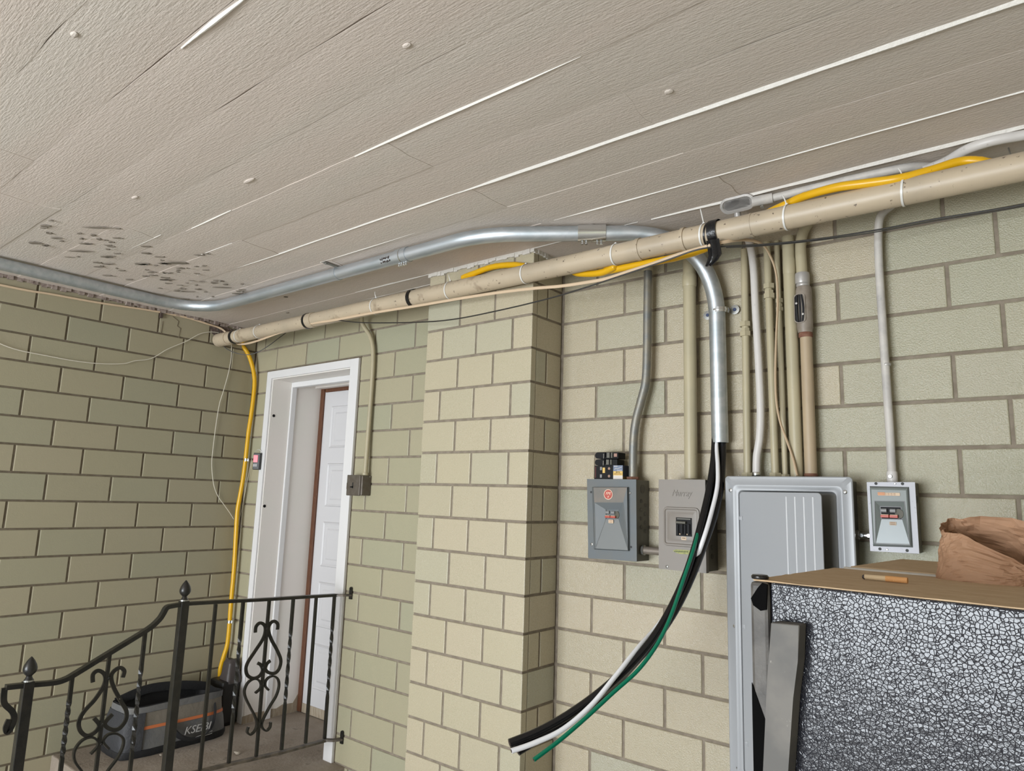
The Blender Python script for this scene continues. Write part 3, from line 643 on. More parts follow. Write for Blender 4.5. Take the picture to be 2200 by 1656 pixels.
for k, dx in enumerate((-.016, -.008, -.001)):
    bm = B(); tube(bm, [Vector((xb + dx - .002, fy + .003, zc1 - .002)), Vector((xb + dx + .003 * (k - 1), fy + .001, (zc0 + zc1) / 2)), Vector((xb + dx - .001, fy + .003, zc0 + .002))], .0034, 8, 5); obj('wire', bm, mat('grey_black_wire', (.018, .019, .023), .35), bd, smooth=True)
for dz in (zc0 + .026, zc1 - .03):
    bm = B(); lathe(bm, [(.0035, 0), (.0035, .002), (.0016, .0022)], (xb - .009 + (.0095 if dz < (zc0 + zc1) / 2 else -.0095), fy, dz), (0, -1, 0), 10); obj('screw_lug', bm, m_lb, bd)
ring(t, Vector((xb - .001, yb, z2 - .016)), .0215, .016, m_rust, 'rust_collar'); ring(t, Vector((xb, yb, zb)), .0205, .010, m_rust, 'rust_collar')
# 9 peeling white conduit into the small breaker box
p = [Y(1935, 425, -.17), Y(1915, 442, -.12), Y(1899, 455, -.07), Y(1890, 470, -.045), Y(1887, 500, -.035), Y(1888, 560, -.033), Y(1895, 680, -.033), Y(1903, 800, -.034), Y(1911, 920, -.035), Y(1917, 1030, -.035)]
t = upright('wall_conduit', 'peeling white conduit curving from behind the cream pipe into the small breaker box', p, .0118, m_whiteold)
ring(t, Y(1905, 786, -.034), .0122, .008, m_lb); ring(t, Vector((p[-1].x, -.035, ZO - .779)), .0145, .032, m_white, 'connector')
bm = B(); lathe(bm, [(.006, 0), (.005, .004)], (p[-1].x - .002, -.050, ZO - .762), (0, -1, 0), 10); obj('screw', bm, m_screw, t)
# ceiling conduits at the right with the oval conduit body
zc = CZ - .022
t = thing('wall_conduit', Z(1740, 405, zc), 'white conduit along the ceiling leading to the oval metal conduit box', 'conduit')
p = [Z(1616, 434, zc - .004), Z(1660, 425, zc), Z(1750, 403, zc), Z(1850, 380, zc), Z(1940, 361, zc), Z(1985, 358, zc + .002), Z(2040, 362, zc + .004), Z(2100, 372, zc)]
bm = B(); tube(bm, p, .0125, 16, 6); obj('conduit_run', bm, m_whiteold, t, smooth=True)
bm = B(); tube(bm, [p[0], p[1]], .0165, 16, 1); obj('connector', bm, m_whiteold, t, smooth=True)
bm = B(); lathe(bm, [(.003, 0), (.003, .012), (.006, .012), (.006, .016)], (p[0] + p[1]) / 2 + Vector((0, 0, -.012)), (0, -.3, -1), 8); obj('screw', bm, m_screw, t)
a, b = Y(1549, 447, -.205), Y(1619, 430, -.205); ax = (b - a); ax.y = 0; Ld = ax.length; ax.normalize(); cn = (Vector((0, -.8, -.6)) - ax * Vector((0, -.8, -.6)).dot(ax)).normalized(); pr = cn.cross(ax); mid = (a + b) / 2
def stad(L_, r_, z, n=8): return [mid + ax * (s_ * (L_ / 2 - r_)) + (ax * math.cos(u) + pr * math.sin(u)) * r_ - cn * z for s_, u in [(1, -math.pi / 2 + math.pi * k / n) for k in range(n + 1)] + [(-1, math.pi / 2 + math.pi * k / n) for k in range(n + 1)]]
lb = thing('conduit_body', mid, 'oval cast metal conduit box with screwed cover on the ceiling above the cream pipe', 'conduit box')
bm = B(); rings(bm, [stad(Ld * .9, .014, .045), stad(Ld, .020, .024), stad(Ld, .0225, .004)], capfirst=True); obj('body', bm, m_lb, lb, smooth=True)
bm = B(); rings(bm, [stad(Ld + .006, .0265, .004), stad(Ld + .006, .0265, 0), stad(Ld - .010, .0195, -.001), stad(Ld - .016, .0165, .004)], capfirst=True); lc = obj('cover', bm, m_lb, lb, smooth=True)
for s_ in (-1, 1):
    bm = B(); lathe(bm, [(.0035, 0), (.003, .002)], mid + ax * (s_ * (Ld / 2 - .004)), cn, 8); obj('screw', bm, m_screw, lc)
bm = B(); lathe(bm, [(.011, 0), (.011, .035)], mid - ax * .01 - cn * .02 + Vector((0, .01, -.02)), (0, .2, -1), 14); obj('outlet', bm, m_lb, lb, smooth=True)
t = thing('wall_conduit', Z(2120, 302, zc), 'white conduit curving along the ceiling at the far right behind the yellow tube', 'conduit')
bm = B(); tube(bm, [Z(1985, 366, zc - .012), Z(2030, 348, zc - .004), Z(2075, 322, zc), Z(2120, 306, zc), Z(2160, 297, zc), Z(2210, 288, zc), Z(2400, 246, zc)], .0135, 16, 6); obj('conduit_run', bm, m_white, t, smooth=True)
bm = B(); c = Z(2166, 318, CZ - .002); tube(bm, [c + Vector((0, 0, .004)), c + Vector((.004, 0, -.02))], .002, 6, 1); tag(obj('nail', bm, m_screw, None), 'bent nail in the ceiling above the cream pipe at far right', 'nail')
# short horizontal nipples between boxes
def nipple(p0, p1, r, m, label, nuts=m_screw):
    t = thing('pipe_nipple', p0, label, 'pipe'); bm = B(); tube(bm, [p0, p1], r, 16, 1); obj('nipple', bm, m, t, smooth=True)
    d = (p1 - p0).normalized(); bm = B(); lathe(bm, [(r * 1.35, 0), (r * 1.35, .008)], p0 + d * .001, d, 8); obj('locknut', bm, nuts, t); return t
nipple(Vector((.237, -.055, Y(1400, 1183, -.055).z)), Vector((.332, -.055, Y(1400, 1183, -.055).z)), .0135, mat('grey_brown_nipple', (.22, .19, .16), .5, .4), 'short grey pipe joining the two left breaker boxes')
zz = Y(1550, 1063, -.05).z; nipple(Vector((.492, -.05, zz)), Vector((.57, -.05, zz)), .0165, m_pipe2, 'short cream pipe joining the middle box to the big grey panel', m_pipe2)
zz = Y(1855, 1150, -.05).z; t = nipple(Vector((.938, -.04, zz)), Vector((.99, -.04, zz)), .011, m_zinc, 'short shiny connector between the big grey panel and the small box')
for x in (.955, .975): bm = B(); lathe(bm, [(.006, 0), (.005, .004)], (x, -.052, zz), (0, -1, 0), 10); obj('screw', bm, m_zinc, t)

# ------------------------------------------------------------------ first breaker box (round emblem)
def q(px, py, d): return Y(px, py, d)
def hoodcover(t, F, m_cov, m_band, m_ramp, A, Bp, C, Dp, E2, F2, W, h, base, split=True):
    """sheet metal cover: raised frame A B .. with a valley D C E F running down from the breaker window W (4 pixels)"""
    y = base
    P = lambda p, d: Y(p[0], p[1], y - d)
    a, b, c, d = P(A, h), P(Bp, h), P(C, h), P(Dp, h); e, f = P(E2, h * .9), P(F2, h * .9)
    wv = [P(p, h * .12) for p in W]
    ao, bo, eo, fo = [Y(p[0] + dx, p[1] + dy, y) for p, dx, dy in ((A, -3, -1), (Bp, 4, -1), (E2, 3, 2), (F2, -3, 2))]
    bm = B(); faces(bm, [a, b, c, d, ao, bo], [(0, 1, 2, 3), (4, 5, 1, 0)]); o1 = obj('cover_band', bm, m_band, t)
    bm = B(); faces(bm, [ao, bo, eo, fo, a, b, c, d, e, f], [(1, 2, 8, 6, 5), (0, 4, 7, 9, 3), (3, 9, 8, 2)]); obj('cover_edge', bm, m_cov, t)
    bm = B(); faces(bm, [d, c, e, f] + wv, [(0, 1, 5, 4), (1, 2, 6, 5), (0, 4, 7, 3)]); obj('cover_valley', bm, m_cov, t)
    bm = B(); faces(bm, [wv[3], wv[2], e, f], [(0, 1, 2, 3)]); obj('cover_ramp', bm, m_ramp, t)
    bm = B(); edge = [(d, f), (c, e), (d, c), (f, wv[3]), (wv[0], wv[3])]
    for u_, v_ in edge: tube(bm, [u_ + Vector((0, -.0006, 0)), v_ + Vector((0, -.0006, 0))], .0011, 6, 1)
    obj('cover_rib', bm, m_ramp, t)
    return wv
def breaker_window(t, wv, y, red=True):
    x0 = min(v.x for v in wv); x1 = max(v.x for v in wv); z0 = min(v.z for v in wv); z1 = max(v.z for v in wv); w_ = x1 - x0; h = z1 - z0
    bm = B(); box(bm, x0 - .001, x1 + .001, y + .001, y + .012, z0 - .001, z1 + .001); br = obj('breaker', bm, m_bake, t)
    for k in range(2):
        xa = x0 + w_ * (.05 + .42 * k)
        bm = B(); tube(bm, [Vector((xa, y - .001, z0 + h * .68)), Vector((xa + w_ * .26, y - .001, z0 + h * .68))], h * .16, 12, 1); obj('toggle', bm, m_bakeg, br, smooth=True)
        bm = B(); box(bm, xa - .001, xa + w_ * .37, y - .010, y + .002, z0 + h * .12, z0 + h * .33, .0008); hd = obj('handle', bm, m_redlab, br, label='red and cream breaker handle')
        bm = B(); box(bm, xa + .0005, xa + w_ * .36, y - .0098, y + .001, z0 + h * .33, z0 + h * .37); obj('handle_top', bm, m_cream, br)
    bm = B(); lathe(bm, [(h * .38, 0), (h * .38, .003), (h * .1, .0032)], (x1 - w_ * .12, y + .001, z0 + h * .46), (-.3, -1, 0), 14); obj('tie_disc', bm, m_side, br, smooth=True)
def label_plate(t, x, z, y, w_, h, m, lines=2, mi=m_inkb, txt=None):
    bm = B(); prism(bm, [Vector((a, y, b)) for a, b in rrect(x - w_ / 2, x + w_ / 2, z - h / 2, z + h / 2, h * .15, 3)], (0, .0015, 0)); o = obj('label_plate', bm, m, t)
    if txt: text('lettering', txt, h * .5, (x, y - .0004, z + h * .08), None, mi, o)
    else:
        bm = B()
        for k in range(lines):
            zz = z + h * (.22 - .44 * k / max(1, lines - 1)) if lines > 1 else z; n = 5
            for j in range(n): box(bm, x - w_ * .34 + w_ * .68 * j / n, x - w_ * .34 + w_ * .68 * (j + .72) / n, y - .0004, y, zz - h * .07, zz + h * .07)
        obj('print', bm, mi, o)
def screw(t, px, py, y, r=.0045, m=None):
    c = Y(px, py, y); bm = B(); lathe(bm, [(r, 0), (r, .0008), (r * .7, .002)], c, (0, -1, 0), 12); s = obj('screw', bm, m or m_screw, t, smooth=True)
    bm = B(); M = Matrix.Translation(c + Vector((0, -.0022, 0))) @ Matrix.Rotation(random.uniform(0, 3), 4, 'Y'); box(bm, -r * .8, r * .8, -.0003, .0003, -r * .12, r * .12, M=M); obj('slot', bm, m_ink, s)
def hole(t, px, py, y, r=.004):
    c = Y(px, py, y); bm = B(); lathe(bm, [(r, 0), (r, .0006)], c, (0, -1, 0), 12); obj('screw_hole', bm, m_darkin, t)
fd = -.10
t = thing('breaker_box', V(.133, -.05, -1.068), 'blue grey breaker box with a round red emblem, black breakers stacked on its top', 'breaker box')
bm = B(); box(bm, .034, .234, fd + .004, -.001, ZO - 1.066, ZO - .781, .001); bb = obj('back_box', bm, m_side, t)
for k, (yy, zz_, r_) in enumerate([(-.05, -.812, .016), (-.06, -.856, .0075), (-.03, -.87, .0075), (-.06, -.886, .0075), (-.03, -.90, .0075), (-.06, -.917, .0075), (-.03, -.931, .0075), (-.06, -.947, .0075), (-.03, -.962, .0075)]):
    bm = B(); lathe(bm, [(r_, 0), (r_, .0012), (r_ * .84, .0012), (r_ * .8, .0002)], (.2345, yy, ZO + zz_), (1, 0, 0), 16); o = obj('knockout', bm, m_knock, bb)
bm = B(); P = [Y(1261, 1028.6, fd), Y(1366.5, 1029.8, fd), Y(1368, 1206, fd), Y(1264, 1199, fd)]; prism(bm, P, (0, .006, 0)); obj('front_cover', bm, m_grey1, t)
wv = hoodcover(t, fd, m_grey1, m_grey1d, mat('panel_ramp', (.19, .20, .20), .45), (1275, 1047), (1347, 1047), (1338.6, 1079.5), (1277, 1079.5), (1349, 1182), (1279, 1178), [(1301.5, 1094.5), (1328.5, 1094.5), (1328.5, 1114.5), (1301.5, 1114.5)], .014, fd)
breaker_window(t, wv, fd - .001)
c = Y(1307, 1062, fd - .0148); bm = B(); lathe(bm, [(.0185, 0), (.0185, .001)], c, (0, -1, 0), 28); em = obj('emblem', bm, m_logo, t)
bm = B(); lathe(bm, [(.0165, 0), (.0165, .0014)], c, (0, -1, 0), 28); obj('emblem_field', bm, m_redround, em)
text('lettering', 'FPE', .0145, (c.x, c.y - .0018, c.z + .003), None, m_logo, em, shear=.25)
bm = B(); prism(bm, [c + Vector(v) for v in ((.004, -.0018, -.003), (-.004, -.0018, -.009), (.0005, -.0018, -.0085), (-.003, -.0018, -.0145), (.004, -.0018, -.0075), (.0, -.0018, -.0078))], (0, .0006, 0)); obj('lightning_bolt', bm, m_logo, em)
lp = Y(1313, 1120, fd - .005); label_plate(t, lp.x, lp.z, lp.y - .002, .020, .0125, m_cream)
screw(t, 1353.5, 1059, fd); screw(t, 1271.5, 1169, fd, .006); hole(t, 1270, 1057, fd); hole(t, 1356, 1175, fd)

# ------------------------------------------------------------------ second box, embossed name
fd = -.125
t = thing('breaker_box', V(.42, -.06, -1.083), 'warm grey breaker box with a name embossed above a recessed black breaker', 'breaker box')
bm = B(); box(bm, .342, .494, fd + .02, -.001, ZO - 1.078, ZO - .781, .001); bb = obj('back_box', bm, m_side, t)
for yy, zz_ in ((-.05, -1.03), (-.05, -1.0)): bm = B(); lathe(bm, [(.009, 0), (.009, .001), (.0075, .001), (.007, .0002)], (.4945, yy, ZO + zz_), (1, 0, 0), 16); obj('knockout', bm, m_knock, bb)
x0, x1, z0, z1 = .337, .506, ZO - 1.079, ZO - .7795
bm = B(); o0 = [Vector((x0, fd + .02, z0)), Vector((x1, fd + .02, z0)), Vector((x1, fd + .02, z1)), Vector((x0, fd + .02, z1))]
rx0, rx1 = Y(1425, 1140, fd).x, Y(1504, 1140, fd).x; rz1, rz0 = Y(1460, 1089, fd).z, Y(1460, 1174, fd).z
def rr(i, y, r=.016): return [Vector((a, y, b)) for a, b in rrect(rx0 + i, rx1 - i, rz0 + i, rz1 - i, max(.004, r - i), 5)]
prism(bm, [Vector((x0, fd, z0)), Vector((x1, fd, z0)), Vector((x1, fd, z1)), Vector((x0, fd, z1))], (0, .02, 0)); cov = obj('front_cover', bm, m_grey2, t)
bm = B(); rings(bm, [rr(0, fd), rr(.002, fd - .004), rr(.007, fd - .0045), rr(.010, fd - .001), rr(.018, fd - .0006), rr(.022, fd - .003)]); obj('pressed_recess', bm, m_grey2, cov, smooth=True)
xa, xb_, za, zb_ = Y(1453.5, 1130, fd).x, Y(1487.5, 1130, fd).x, Y(1470, 1151.5, fd).z, Y(1470, 1112, fd).z
bm = B(); box(bm, xa, xb_, fd - .005, fd + .002, za, zb_, .0006); br = obj('breaker', bm, m_bake, cov)
w_ = xb_ - xa; h = zb_ - za
bm = B(); tube(bm, [Vector((xa + w_ * .08, fd - .012, za + h * .74)), Vector((xa + w_ * .68, fd - .012, za + h * .73))], .0045, 10, 1); obj('handle_tie', bm, m_side, br, smooth=True)
for k in range(2):
    bm = B(); box(bm, xa + w_ * (.06 + .46 * k), xa + w_ * (.20 + .46 * k), fd - .010, fd - .004, za + h * .05, za + h * .62, .0006); obj('handle_guard', bm, m_bake, br)
    bm = B(); box(bm, xa + w_ * (.34 + .43 * k), xa + w_ * (.48 + .43 * k), fd - .011, fd - .004, za + h * .10, za + h * .66, .0008); obj('toggle', bm, m_bake, br)
    bm = B(); lathe(bm, [(.0026, 0), (.0022, .002)], (xa + w_ * (.27 + .46 * k), fd - .006, za + h * .10), (0, -1, .3), 8); obj('white_tip', bm, m_cream, br)
bm = B(); box(bm, xa + w_ * .08, xa + w_ * .93, fd - .0065, fd - .004, za + h * .90, za + h * .96); obj('lip', bm, m_side, br)
lp = Y(1469, 1156.5, fd - .004); label_plate(cov, lp.x, lp.z, lp.y, .018, .010, m_cream, txt='MAIN', mi=m_ink)
text('embossed_name', 'Murray', .031, (Y(1464, 1059, fd).x, fd - .0006, Y(1464, 1060, fd).z), None, m_grey2, cov, ext=.0016, shear=.3, sx=.78)
bm = B(); pts = [Y(a, b, fd - .0006) for a, b in ((1445, 1183), (1452, 1180), (1483, 1182), (1481, 1191), (1462, 1190), (1452, 1187))]; prism(bm, pts, (0, .0012, 0)); stk = obj('sticker', bm, m_sticker, cov)
bm = B()
for k in range(9): a = Y(1450 + k * 3.4, 1184.5 + .1 * k, fd - .001); box(bm, a.x - .0018, a.x + .0018, a.y, a.y + .001, a.z - .0018, a.z + .0018)
obj('print', bm, mat('green_ink', (.06, .08, .02), .6), stk)
screw(cov, 1433, 1217, fd, .0055); screw(cov, 1499, 1224, fd, .0055)

# ------------------------------------------------------------------ big load centre
fd = -.118
t = thing('load_center', V(.76, -.06, -1.70), 'large light grey breaker panel with its ribbed door standing ajar', 'electrical panel')
x0, x1, z1, z0 = Y(1557.5, 1050, fd).x, Y(1831.5, 1050, fd).x, ZO - .7665, ZO - 1.70
bm = B(); box(bm, x0 + .012, x1 - .016, fd + .012, -.001, z0 + .012, z1 - .010, .001); obj('back_box', bm, m_side, t)
def fr(i, y, r=.012, dl=0., dr=0.): return [Vector((a, y, b)) for a, b in rrect(x0 + i + dl, x1 - i - dr, z0 + i, z1 - i, r, 5)]
bm = B(); rings(bm, [fr(.002, fd + .014), fr(0, fd + .010), fr(0, fd + .003), fr(.003, fd), fr(.020, fd), fr(.026, fd - .004), fr(.030, fd - .0045, .014), fr(.036, fd - .001, .014), fr(.044, fd - .001, .014), fr(.047, fd + .004, .014), fr(.049, fd + .016, .014)], caplast=False); cov = obj('cover', bm, m_grey3, t, smooth=True)
bm = B(); prism(bm, fr(.045, fd + .016), (0, .003, 0)); obj('dead_front', bm, m_deadfront, t)
bm = B(); prism(bm, [Vector((a, fd + .0145, b)) for a, b in rrect(x0 + .075, x1 - .078, z0 + .1, z1 - .072, .016)], (0, .0012, 0)); obj('breaker_row', bm, m_darkin, t)
# the door, hinged at the left
hx = x0 + .049; dw = (x1 - x0) - .100; ang = math.radians(-17); Mh = Matrix.Translation((hx, fd + .000, 0)) @ Matrix.Rotation(ang, 4, 'Z')
bm = B(); dp = [Mh @ Vector((a, -.002, b)) for a, b in rrect(0, dw, z0 + .05, z1 - .050, .012)]; nrm = (Mh.to_3x3() @ Vector((0, 1, 0)))
prism(bm, dp, nrm * .0035); dr = obj('door', bm, m_grey3, t)
for k in range(4):
    xk = dw * (.60 + .103 * k); bm = B(); tube(bm, [Mh @ Vector((xk, -.0022, z1 - .062)), Mh @ Vector((xk, -.0022, z0 + .08))], .0026, 8, 1); obj('rib', bm, mat('rib_highlight', (.62, .63, .65), .3), dr, smooth=True)
for px, py in ((1594, 1113), (1601, 1346), (1607, 1598)):
    c = Y(px, py, fd - .004); bm = B(); tube(bm, [c + Vector((0, 0, -.007)), c + Vector((0, 0, .007))], .0028, 10, 1); box(bm, c.x - .009, c.x + .003, c.y - .001, c.y + .002, c.z - .006, c.z + .006, .0006); obj('hinge', bm, m_grey3, cov, smooth=True)
for px, py in ((1570, 1053), (1815, 1057), (1579, 1345), (1586, 1650)): screw(cov, px, py, fd - .001, .0062, m_zinc)

# ------------------------------------------------------------------ small box at the right
fd = -.085
t = thing('breaker_box', V(1.04, -.04, -.977), 'small breaker box with a bare metal rim and orange label, right of the big panel', 'breaker box')
bm = B(); box(bm, .986, 1.102, fd + .003, -.001, ZO - .9755, ZO - .780, .001); bb = obj('back_box', bm, m_side, t)
bm = B(); lathe(bm, [(.010, 0), (.010, .001)], (1.1022, -.045, ZO - .826), (1, 0, 0), 16); obj('open_knockout', bm, m_darkin, bb)
P = [Y(1862, 1035.5, fd), Y(1965.5, 1035.5, fd), Y(1975, 1189.5, fd), Y(1869.8, 1183.5, fd)]
bm = B(); prism(bm, P, (0, .004, 0)); obj('front_rim', bm, m_bare, t)
inner = [(1868.5, 1044), (1953, 1046), (1961.5, 1176), (1876, 1173)]
bm = B(); ii = [Y(a, b, fd) for a, b in inner]; cc = sum(ii, Vector()) / 4
rings(bm, [ii, [v + (cc - v) * .06 + Vector((0, -.010, 0)) for v in ii], [v + (cc - v) * .12 + Vector((0, -.012, 0)) for v in ii]], caplast=False)
obj('cover_edge', bm, m_grey4, t)
bm = B(); fo_ = fd - .012
fr4 = [v + (cc - v) * .12 + Vector((0, -.012, 0)) for v in ii]
hq = [Y(a, b, fo_) for a, b in ((1879, 1076), (1943, 1077), (1955, 1171), (1881.5, 1167.5))]
faces(bm, fr4 + hq, [(0, 1, 5, 4), (1, 2, 6, 5), (2, 3, 7, 6), (3, 0, 4, 7)]); obj('cover_face', bm, m_grey4, t)
wq = [Y(a, b, fd - .002) for a, b in ((1891, 1088), (1936, 1089), (1938, 1115.5), (1894, 1114.5))]
bm = B(); faces(bm, hq + wq, [(0, 1, 5, 4), (1, 2, 6, 5), (0, 4, 7, 3)]); obj('cover_valley', bm, m_grey4, t)
bm = B(); faces(bm, [wq[3], wq[2], hq[2], hq[3]], [(0, 1, 2, 3)]); obj('cover_ramp', bm, m_hood, t)
bm = B()
for a, b in zip(hq, hq[1:] + hq[:1]): tube(bm, [a + Vector((0, -.0005, 0)), b + Vector((0, -.0005, 0))], .0009, 6, 1)
for a, b in zip(wq, wq[1:] + wq[:1]): tube(bm, [a + Vector((0, -.0005, 0)), b + Vector((0, -.0005, 0))], .0012, 6, 1)
obj('cover_rib', bm, m_bare, t)
breaker_window(t, wq, fd - .003)
lp = Y(1910, 1061.5, fo_); label_plate(t, lp.x, lp.z, lp.y - .002, .056, .0085, m_cream)
bm = B(); a = Y(1893.5, 1060.5, fo_); box(bm, a.x - .009, a.x + .009, a.y - .0026, a.y, a.z - .0044, a.z + .0042); obj('orange_block', bm, m_orange, t)
lp = Y(1918.5, 1124.5, fd - .004); label_plate(t, lp.x, lp.z, lp.y - .001, .0175, .010, mat('aged_label', (.42, .33, .24), .6))
for px, py in ((1882, 1038.6), (1939, 1039), (1890.5, 1179), (1949, 1182.5)): hole(t, px, py, fd, .0042)
for px, py in ((1923, 1039), (1906, 1180.5)): screw(t, px, py, fd, .003)

# ------------------------------------------------------------------ loose breakers and carton on top of the first box
zb0 = ZO - .779; yq = -.085
def yx(px, py): return Y(px, py, yq)
def pole(name, label, px0, px1, py0, py1, y0, y1):
    a, b = yx(px0, py1), yx(px1, py0); t = thing(name, Vector(((a.x + b.x) / 2, (y0 + y1) / 2, a.z)), label, 'circuit breaker', 'loose breakers on the first box')
    n = 6; prof = []
    zc = (a.z + b.z) / 2; hh = (b.z - a.z) / 2; L_ = b.x - a.x
    nose = [(a.x + L_ * .10 * (1 - math.cos(u)), zc + hh * math.sin(u)) for u in [math.pi / 2 + math.pi * k / n for k in range(n + 1)]]
    nose = [(a.x + L_ * .10 * (1 + math.cos(u)), zc + hh * math.sin(u)) for u in [math.pi / 2 + math.pi * k / n for k in range(n + 1)]]
    bm = B(); prism(bm, [Vector((x, y0, z)) for x, z in nose + [(b.x, zc - hh * .85), (b.x, zc + hh * .85)]], (0, y1 - y0, 0)); obj('case', bm, m_bake, t)
    bm = B(); box(bm, a.x + L_ * .50, a.x + L_ * .62, y0 - .004, y0 + .001, zc - hh * .8, zc + hh * .8, .0008); obj('toggle', bm, m_side, t)
    bm = B(); box(bm, a.x + L_ * .66, a.x + L_ * .70, y0 - .003, y0 + .001, zc - hh * .8, zc + hh * .8, .0006); obj('toggle_stop', bm, m_side, t)
    bm = B(); box(bm, a.x + L_ * .30, a.x + L_ * .46, y0 - .005, y0 + .001, zc - hh * .5, zc + hh * .9, .0008); obj('clip', bm, m_bake, t)
    bm = B(); box(bm, a.x + L_ * .405, a.x + L_ * .425, y0 - .0062, y0, zc - hh * 1.0, zc + hh * .5); obj('wire_clip', bm, m_zinc, t)
    return t
zA = yx(1290, 1000).z
# the two-pole breaker
a, b = yx(1277, 1028), yx(1317, 1000); a.z = zb0
t = thing('circuit_breaker', Vector(((a.x + b.x) / 2, -.06, zb0)), 'double black circuit breaker with a cream label, lowest of the stack', 'circuit breaker', 'loose breakers on the first box')
y0, y1 = yq, -.03; bm = B(); box(bm, a.x, b.x, y0, y1, a.z, b.z, .0008); obj('case', bm, m_bake, t); L_ = b.x - a.x; H_ = b.z - a.z
bm = B(); box(bm, a.x + L_ * .45, a.x + L_ * .58, y0 - .001, y0, a.z + H_ * .45, a.z + H_ * .85); obj('label_plate', bm, m_yelb, t)
for k in range(2):
    zc = a.z + H_ * (.22 + .56 * k); bm = B(); lathe(bm, [(.0055, 0), (.005, .0015)], (a.x + L_ * .80, y0, zc), (0, -1, 0), 12); s_ = obj('terminal_screw', bm, mat('terminal', (.3, .2, .15), .4, .6), t)
    bm = B(); box(bm, a.x + L_ * .32, a.x + L_ * .42, y0 - .002, y0, zc - .006, zc + .006); obj('toggle', bm, m_bakeg, t)
bm = B(); box(bm, a.x + L_ * .05, a.x + L_ * .09, y0 - .0012, y0, a.z + H_ * .08, a.z + H_ * .92); obj('edge', bm, mat('maroon', (.10, .02, .015), .5), t)
zt2 = b.z + .0005; hs = (yx(1300, 971).z - zt2) / 2
def pole2(label, za, zb_, xr): 
    t = pole('circuit_breaker', label, 1277, xr, 0, 1, yq, -.03); return t
def poleat(label, z0, z1, x0, x1, tip):
    t = thing('circuit_breaker', Vector(((x0 + x1) / 2, -.055, z0)), label, 'circuit breaker', 'loose breakers on the first box'); y0, y1 = yq + .004, -.03; zc = (z0 + z1) / 2; hh = (z1 - z0) / 2; L_ = x1 - x0; n = 8
    nose = [(x0 + L_ * .13 * (1 - abs(math.sin(u)) ) if 0 else x0 + L_ * .13 + L_ * .13 * math.cos(u), zc + hh * math.sin(u)) for u in [math.pi / 2 + math.pi * k / n for k in range(n + 1)]]
    bm = B(); prism(bm, [Vector((x, y0, z)) for x, z in nose + [(x1, zc - hh), (x1, zc + hh * .85)]], (0, y1 - y0, 0)); obj('case', bm, m_bake, t)
    for nm, f0, f1, pr_, zz0, zz1, m in (('toggle', .54, .66, .005, -.75, .8, m_side), ('toggle_stop', .72, .77, .004, -.75, .8, m_side), ('clip', .28, .47, .006, -.55, .95, m_bake), ('wire_clip', .41, .43, .0072, -.95, .45, m_zinc)):
        bm = B(); box(bm, x0 + L_ * f0, x0 + L_ * f1, y0 - pr_, y0 + .001, zc + hh * zz0, zc + hh * zz1); obj(nm, bm, m, t)
    if tip: bm = B(); box(bm, x0 + L_ * .82, x0 + L_ * .95, y0 - .001, y0 + .001, zc - hh * .45, zc + hh * .55); obj('label_plate', bm, mat('pink_label', (.34, .19, .15), .6), t)
xa_, xb_ = yx(1277, 985).x, yx(1327, 985).x
poleat('black single breaker with a round nose, middle of the stack on the first box', zt2, zt2 + hs * .96, xa_, xb_ - .004, False)
poleat('black single breaker with a pinkish label, topmost of the stack on the first box', zt2 + hs + .0005, zt2 + 2 * hs, xa_, xb_, True)
# carton
a, b = yx(1317.5, 1028), yx(1338, 999.5); a.z = zb0; y0, y1 = yq, -.028
t = thing('breaker_carton', Vector(((a.x + b.x) / 2, -.055, zb0)), 'small blue and yellow breaker carton beside the loose breakers', 'carton')
H_ = b.z - a.z; bm = B(); box(bm, a.x, b.x, y0, y1, a.z, b.z); obj('carton_body', bm, m_navy, t)
for nm, f0, f1, m in (('white_band', .0, .27, m_whib), ('yellow_band', .27, .58, m_yelb), ('blue_band', .58, 1, m_blueb)):
    bm = B(); box(bm, a.x, b.x, y0 - .0006, y0 + .0002, a.z + H_ * f0, a.z + H_ * f1); obj(nm, bm, m, t)
bm = B(); box(bm, b.x - .0002, b.x + .0006, y0, y1, a.z, a.z + H_ * .2); obj('side_band', bm, mat('ochre', (.16, .10, .02), .5), t)
xm = (a.x + b.x) / 2
text('lettering', '20 A.', .0085, (xm, y0 - .0009, a.z + H_ * .50), None, m_ink, t); text('lettering', 'SINGLE POLE', .0055, (xm, y0 - .0009, a.z + H_ * .37), None, m_inkb, t)
bm = B(); tube(bm, [Vector((a.x + .006, y0 - .001, a.z + H_ * .70)), Vector((a.x + .012, y0 - .001, a.z + H_ * .80)), Vector((a.x + .018, y0 - .001, a.z + H_ * .76)), Vector((b.x - .003, y0 - .001, a.z + H_ * .88))], .0009, 6, 4)
box(bm, a.x + .003, a.x + .018, y0 - .001, y0, a.z + H_ * .92, a.z + H_ * .96); box(bm, a.x + .016, b.x - .003, y0 - .001, y0, a.z + H_ * .63, a.z + H_ * .66); obj('print', bm, m_whib, t)

